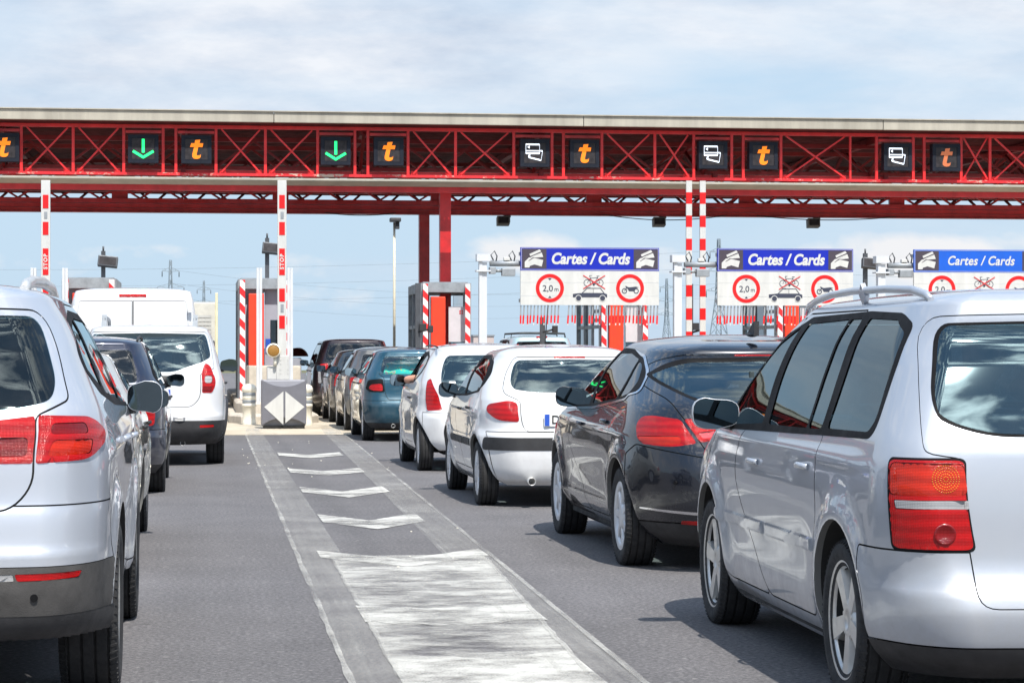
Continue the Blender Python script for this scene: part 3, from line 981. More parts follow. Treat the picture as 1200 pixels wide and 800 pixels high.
# ---- dark five-door hatchback
def dark_hatchback():
    ax = (.83, 3.515); Rz, Ra, R = .325, .362, .318
    sk = Skin(L=4.42, zb=.16, zt=1.385, zs=1.0,
              w=[(.16, .76), (.24, .835), (.4, .88), (.6, .902), (.78, .907), (.88, .895), (.97, .868), (1.1, .81), (1.25, .73), (1.385, .64)],
              yr=[(.16, .16), (.22, .07), (.33, .02), (.45, 0), (.60, .005), (.72, .03), (.80, .055), (.92, .10), (1.0, .15), (1.1, .30), (1.2, .46), (1.3, .62), (1.345, .66), (1.385, .665)],
              yf=[(.16, 4.25), (.35, 4.39), (.55, 4.42), (.72, 4.34), (.84, 4.1), (.95, 3.65), (1.0, 3.45), (1.05, 3.3), (1.25, 2.85), (1.385, 2.5)], frx=.36, fry=.42,
              rx=[(.16, .42), (.6, .36), (.9, .33), (1.05, .27), (1.385, .22)], ry=[(.16, .55), (.6, .52), (.9, .58), (1.1, .55), (1.385, .50)], bow=.10,
              rise=.10, tr=.05, tf=.10, D=[(.6, -.045), (1.3, -.02), (2.0, 0), (4, 0)],
              feat=flares(ax, Rz, Ra, .026, ((.86, .010, .04, .02), (.34, .012, .05, .01)), .016))
    c = Car('dark_hatchback', sk, 'glossy dark grey hatchback with chrome window strip and angular red tail lights', 'car', (3.545, 14.25, 0), 0, .042)
    pm = M['black_paint']
    c.reg('bumper', 'bumper', [('R', -.2, .31), ('R', .3, .31), ('S', .60, .31), ('S', .60, .72), ('S', .46, .785), ('R', .44, .70), ('R', .38, .645), ('R', -.2, .645)], pm, r=[0, 0, 0, .02, .02, .03, .05, 0], gap=True)
    wrapband(c, 'bumper_skirt', 'bumper_skirt', .16, .305, .47, M['plastic'], off=.002)
    c.reg('bumper_strip', 'bumper_strip', [('R', -.2, .345), ('R', .40, .35), ('S', .42, .385), ('S', .42, .396), ('R', .40, .372), ('R', -.2, .367)], M['chrome'], r=.004, off=.008, bev=.008)
    c.reg('tailgate', 'tailgate', [('R', -.2, .64), ('R', .36, .64), ('R', .46, .72), ('R', .60, .95), ('R', .65, 1.06), ('R', .735, 1.205), ('R', .60, 1.305), ('R', .49, 1.338), ('R', -.2, 1.35)], pm, r=[0, .08, .06, .04, .06, .04, .06, .05, 0], gap=True)
    sides(c, [(3.22, .955), (2.95, 1.14), (2.55, 1.315), (2.1, 1.385), (1.6, 1.38), (1.17, 1.325), (.905, 1.225), (.76, 1.108), (.98, 1.06), (2.0, .985)],
          [('pane_f', 'door_f', [(3.10, .972), (2.90, 1.12), (2.53, 1.28), (2.14, 1.345), (2.18, .995)]),
           ('pane_r', 'door_r', [(2.07, 1.005), (2.03, 1.352), (1.62, 1.348), (1.28, 1.31), (1.28, 1.05)]),
           ('pane_q', None, [(1.21, 1.055), (1.21, 1.30), (1.07, 1.265), (.92, 1.17), (.94, 1.095)])],
          [('door_f', [(2.10, .27), (3.02, .27), (3.24, .5), (3.22, .95), (3.18, 1.0), (2.95, 1.165), (2.55, 1.335), (2.13, 1.40)]),
           ('door_r', [(1.36, .27), (2.10, .27), (2.13, 1.40), (1.6, 1.39), (1.28, 1.32), (1.14, 1.05), (1.16, .80), (1.24, .52)])], pm, M['glass'],
          chrome=[(3.26, .938), (2.97, 1.155), (2.56, 1.335), (2.1, 1.405), (1.6, 1.40), (1.16, 1.340), (.89, 1.235), (.73, 1.098), (.97, 1.045), (2.0, .965)])
    holes(c, ax, Rz, Ra)
    c.reg('rear_window_seal', 'rear_window_seal', [('R', -.2, .975), ('R', .34, .995), ('R', .54, 1.07), ('R', .695, 1.205), ('R', .58, 1.285), ('R', .47, 1.318), ('R', -.2, 1.33)], M['trim'], r=[0, .1, .08, .02, .06, .05, 0], parent='tailgate', off=.0015)
    c.reg('rear_window', 'rear_window', [('R', -.2, .99), ('R', .33, 1.01), ('R', .53, 1.082), ('R', .675, 1.205), ('R', .56, 1.262), ('R', .46, 1.288), ('R', -.2, 1.30)], M['glass_clear'], r=[0, .1, .08, .02, .06, .05, 0], parent='tailgate', off=.003)
    c.reg('high_lamp', 'high_brake_light', [('R', -.2, 1.335), ('R', .17, 1.332), ('R', .17, 1.352), ('R', -.2, 1.355)], M['red_lens'], r=.004, off=.006, bev=.006)
    c.reg('lamp', 'tail_light', [('R', .535, .80), ('R', .68, .775), ('S', .44, .79), ('S', .52, .90), ('S', .50, .955), ('S', .40, .965), ('R', .62, .945)], M['red_lens'], 'S', r=[.02, .05, .05, .04, .03, .05, .02], off=.014, bev=.022)
    c.reg('lamp_low', 'amber_lens', [('R', .62, .795), ('R', .70, .785), ('S', .42, .80), ('S', .45, .835), ('R', .62, .84)], M['amber_lens'], 'S', r=.02, off=.0155, bev=.008, parent='lamp')
    c.reg('lamp_in', 'tailgate_light', [('R', .34, .83), ('R', .515, .805), ('R', .60, .945), ('R', .56, .95), ('R', .44, .90)], M['red_lens'], 'S', r=[.03, .02, .02, .02, .04], off=.014, bev=.02, parent='tailgate')
    c.reg('lamp_rev', 'reversing_lens', [('R', .385, .835), ('R', .50, .825), ('R', .52, .862), ('R', .42, .872)], M['pink_lens'], 'S', r=.012, off=.016, bev=.008, parent='lamp_in')
    c.reg('reflector', 'bumper_reflector', [('R', .40, .295), ('R', .62, .302), ('R', .62, .325), ('R', .42, .322)], M['red_lens'], 'S', r=.008, off=.006, bev=.008)
    c.skin(pm)
    c.arches(ax, Rz, Ra, pm); c.wheels(ax, .893, R, .205, 'multi', .208, M['hubcap']); c.floor(ax, Ra)
    c.cabin(2.0, 1.05, .78, .5, 1.17, M['seat'], zdash=.98)
    c.mirrors(2.74, 1.03, .80, (.112, .075), M['black_paint'])
    c.handle(2.28, .86, 'door_f', pm); c.handle(1.36, .90, 'door_r', pm)
    c.plate(.77, off=.006)
    c.pads('parking_sensor', [(-.66, .56), (-.25, .53), (.25, .53), (.66, .56)], .011, M['trim'])
    c.pads('tow_cover', [(-.52, .45)], .026, pm, .002)
    m = MB()
    zr = 1.47
    m.prism([(.78, zr - .01), (1.0, zr + .005), (.95, zr + .02), (.80, zr + .085), (.775, zr + .085)], -.016, .016, 'YZ')
    m.ball((0, .90, zr), (.03, .11, .016))
    m.build('antenna', M['plastic'], c.root)
    c.exhaust(.45, .20, .06)
    return c

# ---- small white five-door hatchback with number plate
def white_hatchback():
    ax = (.60, 3.04); Rz, Ra, R = .298, .335, .290
    sk = Skin(L=3.83, zb=.19, zt=1.335, zs=.98,
              w=[(.19, .74), (.26, .785), (.4, .812), (.6, .826), (.8, .825), (.92, .808), (1.0, .785), (1.15, .725), (1.335, .60)],
              yr=[(.19, .12), (.25, .045), (.34, .01), (.45, 0), (.62, .005), (.66, .05), (.70, .075), (.80, .085), (.93, .125), (.98, .165), (1.1, .27), (1.25, .40), (1.30, .425), (1.335, .43)],
              yf=[(.19, 3.7), (.35, 3.8), (.5, 3.83), (.66, 3.76), (.78, 3.55), (.9, 3.15), (.97, 2.95), (1.02, 2.82), (1.2, 2.45), (1.335, 2.15)], frx=.34, fry=.4,
              rx=[(.19, .34), (.5, .30), (.9, .26), (1.335, .22)], ry=[(.19, .42), (.5, .40), (.9, .40), (1.335, .38)], bow=.085,
              rise=.095, tr=.05, D=[(.3, -.02), (1.0, 0), (4, 0)],
              feat=flares(ax, Rz, Ra, .022, ((.56, .008, .06, 0), (.84, .006, .04, .01)), .008))
    c = Car('white_hatchback', sk, 'small white hatchback with rounded red tail lights and a black rubber strip across its bumper', 'car', (3.25, 20.55, 0), 0, .042)
    pm = M['white_paint']
    wrapband(c, 'bumper', 'bumper', .19, .66, .33, pm, gap=True)
    wrapband(c, 'bumper_strip', 'bumper_strip', .50, .612, .33, M['plastic'], r=.03, off=.012, bev=.02)
    c.reg('tailgate', 'tailgate', [('R', -.2, .665), ('R', .44, .665), ('R', .47, .74), ('R', .475, .93), ('R', .62, 1.0), ('R', .56, 1.18), ('R', .48, 1.315), ('R', -.2, 1.325)], pm, r=[0, .04, .05, .04, .06, .08, .06, 0], gap=True)
    sides(c, [(2.76, .935), (2.45, 1.12), (2.1, 1.27), (1.75, 1.325), (1.2, 1.33), (.80, 1.28), (.62, 1.17), (.62, 1.06), (.75, 1.0), (1.5, .955)],
          [('pane_f', 'door_f', [(2.66, .955), (2.42, 1.105), (2.07, 1.24), (1.69, 1.29), (1.70, .965)]),
           ('pane_r', 'door_r', [(1.60, .97), (1.59, 1.295), (1.2, 1.295), (.90, 1.25), (.74, 1.16), (.74, 1.06), (.84, 1.015)])],
          [('door_f', [(1.62, .30), (2.50, .30), (2.70, .5), (2.72, .90), (2.68, .95), (2.43, 1.13), (2.08, 1.28), (1.645, 1.34)]),
           ('door_r', [(1.08, .30), (1.62, .30), (1.645, 1.34), (1.2, 1.34), (.82, 1.29), (.68, 1.12), (.80, .85), (.90, .60), (.98, .42)])], pm, M['glass'])
    for k, a, b, p in (('mould_f', 1.67, 2.60, 'door_f'), ('mould_r', 1.05, 1.58, 'door_r')):
        c.reg(k, 'door_moulding', [('S', a, .505), ('S', b, .505), ('S', b, .575), ('S', a, .575)], M['plastic_dusty'], 'S', r=.03, off=.012, bev=.016, parent=p)
    holes(c, ax, Rz, Ra)
    c.reg('rear_window', 'rear_window', [('R', -.2, 1.0), ('R', .35, 1.005), ('R', .52, 1.03), ('R', .545, 1.08), ('R', .47, 1.285), ('R', -.2, 1.295)], M['glass_clear'], r=[0, .1, .06, .06, .06, 0], parent='tailgate', off=.003)
    c.reg('high_lamp', 'high_brake_light', [('R', -.2, 1.305), ('R', .14, 1.303), ('R', .14, 1.326), ('R', -.2, 1.328)], M['red_lens'], r=.004, off=.008, bev=.006)
    c.reg('lamp', 'tail_light', [('R', .49, .745), ('S', .23, .76), ('S', .36, .84), ('S', .36, .90), ('S', .22, .935), ('R', .50, .915)], M['red_lens'], 'S', r=[.03, .06, .05, .04, .06, .04], off=.014, bev=.02)
    c.reg('side_repeater', 'side_repeater', [('S', 3.30, .72), ('S', 3.38, .72), ('S', 3.38, .75), ('S', 3.30, .75)], M['amber'], 'S', r=.01, off=.008, bev=.01)
    c.reg('garnish', 'tailgate_garnish', [('R', -.2, .865), ('R', .27, .86), ('R', .31, .875), ('R', .27, .90), ('R', -.2, .905)], M['alloy'], r=[0, .01, .02, .02, 0], off=.014, bev=.014)
    c.skin(pm)
    c.arches(ax, Rz, Ra, pm); c.wheels(ax, .815, R, .175, 'disc', .188, M['hubcap']); c.floor(ax, Ra, .21)
    c.cabin(1.6, .85, .70, .5, 1.13, M['seat'], zdash=.93)
    c.mirrors(2.46, .985, .785, (.095, .075), M['plastic'])
    c.handle(1.76, .83, 'door_f', M['plastic'], .13); c.handle(1.12, .85, 'door_r', M['plastic'], .13)
    c.plate(.765, x=-.02, off=.01, txt='DC-2')
    c.exhaust(-.40, .235, -.035, .036)
    m = MB(); m.box(-.60, -.28, .32, .72, .19, .29, .04); m.build('silencer', M['under'], c.root)
    c.antenna(1.95, 1.425, .42, -.45)
    return c

# ---- white three-door city car
def white_city_car():
    ax = (.50, 2.84); Rz, Ra, R = .295, .33, .287
    sk = Skin(L=3.43, zb=.19, zt=1.375, zs=1.0,
              w=[(.19, .74), (.26, .785), (.4, .808), (.6, .815), (.8, .812), (.95, .795), (1.05, .765), (1.2, .70), (1.375, .595)],
              yr=[(.19, .13), (.26, .04), (.36, .005), (.48, 0), (.62, .01), (.68, .05), (.76, .075), (.95, .095), (1.1, .165), (1.3, .28), (1.34, .285), (1.375, .29)],
              yf=[(.19, 3.3), (.35, 3.41), (.5, 3.43), (.7, 3.36), (.82, 3.2), (.95, 2.9), (1.03, 2.72), (1.2, 2.42), (1.375, 2.08)], frx=.34, fry=.4,
              rx=[(.19, .32), (.5, .28), (.9, .22), (1.375, .2)], ry=[(.19, .36), (.5, .34), (.9, .36), (1.375, .36)], bow=.08,
              rise=.09, tr=.045, feat=flares(ax, Rz, Ra, .022, ((.9, .006, .04, .02),), .012))
    c = Car('white_city_car', sk, 'small white city car with tall red tail lights and an arm out of its window', 'car', (3.27, 26.85, 0), 0, .05)
    pm = M['white_paint']
    wrapband(c, 'bumper', 'bumper', .24, .67, .30, pm, gap=True)
    wrapband(c, 'bumper_skirt', 'bumper_skirt', .19, .24, .22, M['plastic'])
    sides(c, [(2.50, .965), (2.25, 1.14), (1.95, 1.30), (1.6, 1.36), (1.1, 1.36), (.72, 1.30), (.60, 1.20), (.70, 1.12), (1.2, 1.0)],
          [('pane_f', 'door_f', [(2.42, .985), (2.22, 1.13), (1.92, 1.275), (1.27, 1.33), (1.27, 1.01)]),
           ('pane_r', None, [(1.18, 1.03), (1.18, 1.33), (.85, 1.295), (.70, 1.22), (.80, 1.13)])],
          [('door_f', [(1.20, .30), (2.20, .30), (2.42, .5), (2.44, .93), (2.40, .97), (2.22, 1.15), (1.92, 1.32), (1.23, 1.37)])], pm, M['glass'])
    holes(c, ax, Rz, Ra)
    c.reg('rear_window', 'rear_window', [('R', -.2, .94), ('R', .40, .94), ('R', .56, .97), ('R', .545, 1.15), ('R', .475, 1.315), ('R', -.2, 1.325)], M['glass_solar'], r=[0, .1, .08, .1, .06, 0], off=.003)
    c.reg('lamp', 'tail_light', [('R', .55, .70), ('S', .235, .69), ('S', .27, .80), ('S', .33, 1.03), ('R', .66, 1.06), ('R', .59, .86)], M['red_lens'], 'S', r=.03, off=.014, bev=.022)
    c.reg('window_sticker', 'window_sticker', [('R', .40, .97), ('R', .47, .97), ('R', .47, 1.02), ('R', .40, 1.02)], M['plate'], 'L', r=.002, off=.007, parent='rear_window')
    c.skin(pm)
    # the driver's pane is wound down
    o = c.objs['pane_fL'][0]
    bpy.data.objects.remove(o)
    c.arches(ax, Rz, Ra, pm); c.wheels(ax, .80, R, .165, 'disc', .188, M['hubcap']); c.floor(ax, Ra, .21)
    c.cabin(1.45, .7, .68, .5, 1.15, M['seat'], zdash=.95)
    c.mirrors(2.34, 1.005, .79, (.095, .075), M['plastic'])
    c.handle(1.36, .82, 'door_f', M['plastic'], .13)
    c.plate(.80, off=.01); c.exhaust(.35, .24, .06, .025)
    for sg in (1, -1):
        m = MB(); m.tube([(sg * .57, y, z) for y, z in ((.45, 1.407), (.8, 1.427), (1.3, 1.436), (1.9, 1.424))], .010, 6); m.build('roof_strip', M['plastic'], c.root)
    return c

# ---- silver SUV, left foreground
def silver_suv():
    ax = (.90, 3.50); Rz, Ra, R = .355, .398, .345
    sk = Skin(L=4.43, zb=.29, zt=1.565, zs=1.1,
              w=[(.22, .83), (.32, .872), (.5, .888), (.7, .897), (.9, .90), (1.03, .89), (1.1, .872), (1.25, .81), (1.45, .725), (1.565, .655)],
              yr=[(.22, .24), (.29, .10), (.36, .025), (.52, .0), (.60, .0), (.63, .012), (.75, .03), (.80, .045), (.95, .06), (1.1, .09), (1.2, .14), (1.35, .235), (1.48, .31), (1.52, .315), (1.565, .32)],
              yf=[(.22, 4.25), (.4, 4.4), (.6, 4.43), (.8, 4.36), (.93, 4.15), (1.03, 3.75), (1.1, 3.5), (1.15, 3.38), (1.35, 3.0), (1.565, 2.55)], frx=.36, fry=.42,
              rx=[(.22, .28), (.6, .25), (.95, .25), (1.15, .22), (1.565, .19)], ry=[(.22, .38), (.6, .38), (.95, .42), (1.15, .40), (1.565, .42)], bow=.075,
              rise=.09, tr=.035, feat=flares(ax, Rz, Ra, .028, ((.98, .012, .045, .01),), .015))
    c = Car('silver_suv', sk, 'silver SUV with wide red tail lights and dusty black lower bumper in the left foreground', 'car', (-1.23, 8.92, 0), 0, .04)
    pm = M['silver_b']
    wrapband(c, 'bumper', 'bumper', .565, .79, .50, pm, gap=.003)
    wrapband(c, 'bumper_skirt', 'bumper_skirt', .29, .565, .51, M['plastic_dusty'], off=.006, bev=.015)
    wrapband(c, 'bumper_lip', 'bumper_lip', .29, .385, .51, M['plastic'], off=.012, bev=.012)
    c.reg('tailgate', 'tailgate', [('R', -.2, .77), ('R', .53, .77), ('R', .612, .86), ('R', .618, 1.12), ('R', .735, 1.18), ('R', .68, 1.38), ('R', .61, 1.52), ('R', -.2, 1.535)], pm, r=[0, .08, .08, .03, .03, .1, .08, 0], gap=True)
    sides(c, [(3.30, 1.09), (3.0, 1.30), (2.6, 1.46), (2.2, 1.53), (1.3, 1.535), (.85, 1.49), (.62, 1.36), (.60, 1.27), (.9, 1.19), (1.6, 1.13)],
          [('pane_f', 'door_f', [(3.20, 1.11), (2.96, 1.28), (2.58, 1.43), (2.28, 1.49), (2.30, 1.135)]),
           ('pane_r', 'door_r', [(2.19, 1.145), (2.17, 1.495), (1.30, 1.50), (1.25, 1.19)]),
           ('pane_q', None, [(1.17, 1.21), (1.20, 1.495), (.88, 1.455), (.70, 1.34), (.72, 1.29)])],
          [('door_f', [(2.22, .34), (3.10, .34), (3.36, .6), (3.38, 1.03), (3.30, 1.09), (2.98, 1.32), (2.6, 1.49), (2.24, 1.56)]),
           ('door_r', [(1.42, .34), (2.22, .34), (2.24, 1.56), (1.3, 1.56), (1.24, 1.1), (1.26, .85), (1.34, .6)])], pm, M['glass_dark'])
    holes(c, ax, Rz, Ra)
    c.reg('rear_window', 'rear_window', [('R', -.2, 1.135), ('R', .50, 1.14), ('R', .675, 1.18), ('R', .685, 1.25), ('R', .60, 1.495), ('R', -.2, 1.51)], M['glass_dark'], r=[0, .1, .07, .07, .06, 0], parent='tailgate', off=.003)
    c.reg('lamp', 'tail_light', [('R', .623, .945), ('S', .28, .955), ('S', .42, 1.01), ('S', .45, 1.06), ('S', .36, 1.115), ('R', .628, 1.125)], M['red_lens'], 'S', r=[.01, .07, .05, .05, .08, .02], off=.014, bev=.02)
    c.reg('lamp_a', 'lamp_module', [('R', .66, .97), ('S', .27, .975), ('S', .30, 1.03), ('R', .68, 1.03)], M['amber_lens'], 'S', r=.02, off=.0152, bev=.006, parent='lamp')
    c.reg('lamp_b', 'lamp_module', [('R', .67, 1.05), ('S', .28, 1.05), ('S', .28, 1.09), ('R', .675, 1.09)], M['red_dark'], 'S', r=.02, off=.0152, bev=.006, parent='lamp')
    c.reg('lamp_in', 'tailgate_light', [('R', .38, .945), ('R', .612, .945), ('R', .617, 1.122), ('R', .44, 1.10), ('R', .37, 1.04)], M['red_lens'], 'S', r=[.05, .01, .01, .04, .05], off=.013, bev=.02, parent='tailgate')
    c.reg('lamp_c', 'lamp_module', [('R', .43, .97), ('R', .59, .97), ('R', .595, 1.04), ('R', .45, 1.04)], M['red_dark'], 'S', r=.02, off=.0142, bev=.006, parent='lamp_in')
    c.reg('reflector', 'bumper_reflector', [('R', .56, .515), ('S', .16, .52), ('S', .175, .545), ('R', .55, .542)], M['red_lens'], 'S', r=.008, off=.012, bev=.01)
    c.reg('reflector_clear', 'reflector_end', [('R', .44, .515), ('R', .55, .515), ('R', .545, .542), ('R', .46, .54)], M['clear_lens'], 'S', r=.008, off=.012, bev=.01)
    c.skin(pm)
    c.arches(ax, Rz, Ra, M['plastic'])
    c.wheels(ax, .91, R, .235, 'five', .225); c.floor(ax, Ra, .26)
    c.cabin(2.05, 1.05, .8, .68, 1.36, M['seat'], zdash=1.12)
    c.mirrors(3.06, 1.125, .875, (.088, .082), M['silver_b'])
    c.handle(2.40, .97, 'door_f', M['silver_b']); c.handle(1.42, .99, 'door_r', M['silver_b'])
    c.rails([(.54, .66, 1.60), (.543, .74, 1.625), (.55, 1.0, 1.645), (.56, 1.5, 1.655), (.56, 2.1, 1.648), (.55, 2.5, 1.62), (.54, 2.62, 1.58)], .02, M['alloy'])
    c.plate(.98, off=.004)
    c.pads('parking_sensor', [(-.72, .455), (-.28, .455), (.28, .455), (.62, .455)], .014, M['trim'])
    c.pads('tow_cover', [(.385, .44)], .036, M['plastic'], .003)
    c.wiper(0, 1.15, .42, 1.24)
    q, n = c.pt('R', .41, .90, .004)
    m = MB(); m.lathe([(.018, -.006), (.020, -.010), (.014, -.012), (.012, -.006)], 20, 'Y', (q.x, q.y, q.z)); m.bar((q.x - .05, q.y - .004, q.z), (q.x - .02, q.y - .004, q.z), .006, .03); m.build('badge', M['chrome'], c.root)
    c.exhaust(-.5, .27, .1)
    return c

# ---- white SUV ahead of it
def white_suv():
    ax = (.83, 3.50); Rz, Ra, R = .345, .392, .335
    sk = Skin(L=4.31, zb=.25, zt=1.56, zs=1.05,
              w=[(.25, .80), (.35, .865), (.5, .893), (.7, .905), (.9, .905), (1.03, .89), (1.1, .872), (1.25, .83), (1.45, .765), (1.56, .71)],
              yr=[(.25, .16), (.33, .05), (.45, 0), (.58, .0), (.63, .03), (.70, .045), (1.0, .06), (1.1, .085), (1.3, .17), (1.48, .26), (1.52, .262), (1.56, .275)],
              yf=[(.25, 4.15), (.4, 4.28), (.6, 4.31), (.8, 4.26), (.95, 4.05), (1.05, 3.6), (1.1, 3.45), (1.15, 3.3), (1.35, 2.92), (1.56, 2.45)], frx=.36, fry=.42,
              rx=[(.25, .30), (.6, .25), (1.0, .22), (1.56, .18)], ry=[(.25, .40), (.6, .34), (1.0, .34), (1.56, .36)], bow=.06,
              rise=.075, tr=.03, D=.065, feat=flares(ax, Rz, Ra, .03, ((.98, .01, .04, .01),), .012))
    c = Car('white_suv', sk, 'white SUV with black lower bumper and tall narrow red tail lights behind the white van', 'car', (-.61, 28.65, 0), 0, .048)
    pm = M['white_paint']
    wrapband(c, 'bumper', 'bumper', .54, .72, .44, pm)
    wrapband(c, 'bumper_skirt', 'bumper_skirt', .25, .54, .44, M['plastic'], off=.01, bev=.02)
    c.reg('tailgate', 'tailgate', [('R', -.2, .70), ('R', .50, .70), ('R', .60, .80), ('R', .605, 1.1), ('R', .77, 1.16), ('R', .745, 1.33), ('R', .68, 1.595), ('R', -.2, 1.605)], pm, r=[0, .08, .08, .03, .03, .1, .06, 0], gap=True)
    sides(c, [(3.2, 1.08), (2.9, 1.27), (2.55, 1.48), (2.2, 1.56), (1.2, 1.58), (.80, 1.53), (.72, 1.45), (.82, 1.16), (1.5, 1.10)],
          [('pane_f', 'door_f', [(3.1, 1.1), (2.87, 1.25), (2.5, 1.45), (2.22, 1.52), (2.24, 1.12)]),
           ('pane_r', 'door_r', [(2.12, 1.13), (2.10, 1.525), (1.30, 1.54), (1.26, 1.15)]),
           ('pane_q', None, [(1.18, 1.16), (1.20, 1.54), (.85, 1.50), (.80, 1.43), (.88, 1.19)])],
          [('door_f', [(2.15, .36), (3.05, .36), (3.3, .6), (3.28, 1.03), (3.2, 1.09), (2.9, 1.29), (2.55, 1.51), (2.18, 1.60)]),
           ('door_r', [(1.36, .36), (2.15, .36), (2.18, 1.60), (1.25, 1.61), (1.20, 1.1), (1.2, .85), (1.28, .6)])], pm, M['glass'])
    holes(c, ax, Rz, Ra)
    c.reg('rear_window', 'rear_window', [('R', -.2, 1.12), ('R', .30, 1.12), ('R', .42, 1.17), ('R', .73, 1.30), ('R', .66, 1.57), ('R', -.2, 1.588)], M['glass_clear'], r=[0, .08, .1, .05, .04, 0], parent='tailgate', off=.003)
    c.reg('lamp', 'tail_light', [('R', .625, .87), ('S', .14, .87), ('S', .20, 1.0), ('S', .22, 1.20), ('R', .66, 1.225), ('R', .615, 1.12)], M['red_lens'], 'S', r=[.02, .03, .1, .06, .03, .06], off=.014, bev=.022)
    c.reg('lamp_low', 'reversing_lens', [('R', .635, .88), ('S', .13, .88), ('S', .14, .94), ('R', .632, .94)], M['red_dark'], 'S', r=.01, off=.0155, bev=.006, parent='lamp')
    c.reg('lamp_mid', 'indicator_lens', [('R', .655, .985), ('R', .74, .985), ('R', .74, 1.07), ('R', .655, 1.07)], M['clear_lens'], 'S', r=.04, off=.0155, bev=.01, parent='lamp')
    c.reg('garnish', 'number_plate_light_bar', [('R', -.2, .985), ('R', .27, .985), ('R', .31, 1.02), ('R', .29, 1.075), ('R', -.2, 1.075)], M['plastic'], r=.02, off=.03, bev=.02)
    c.reg('reflector', 'bumper_reflector', [('R', .60, .455), ('R', .76, .46), ('R', .76, .495), ('R', .60, .49)], M['red_lens'], 'S', r=.006, off=.014, bev=.01)
    c.skin(pm)
    c.arches(ax, Rz, Ra, M['plastic']); c.flare(ax, Rz, Ra, .055, .02, M['plastic'])
    c.wheels(ax, .895, R, .215, 'steel', .205); c.floor(ax, Ra, .28)
    c.cabin(2.0, 1.05, .8, .68, 1.34, M['seat'], zdash=1.1)
    c.mirrors(3.04, 1.17, .875, (.115, .085), M['plastic'])
    c.handle(2.32, .96, 'door_f', M['plastic']); c.handle(1.40, .97, 'door_r', M['plastic'])
    for sg in (1, -1):
        m = MB(); m.tube([(sg * .545, y, z) for y, z in ((.60, 1.62), (.64, 1.755), (.9, 1.775), (1.6, 1.78), (2.2, 1.76), (2.35, 1.65))], .022, 8); m.bar((sg * .545, .56, 1.62), (sg * .545, .74, 1.77), .06, .10); m.build('roof_rail', M['galv'], c.root)
    c.plate(.86, off=.006); c.wiper(0, 1.115, -.36, 1.17, .05)
    m = MB(); m.tube([(.30, .02, .60), (.30, -.02, .575), (.36, -.03, .57), (.42, -.02, .575), (.42, .02, .60)], .012, 6); m.build('tow_eye', M['alloy'], c.root)
    c.exhaust(.4, .27, .1)
    m = MB(); m.box(-.55, .45, .25, .6, .24, .34, .04); m.build('silencer', M['under'], c.root)
    return c

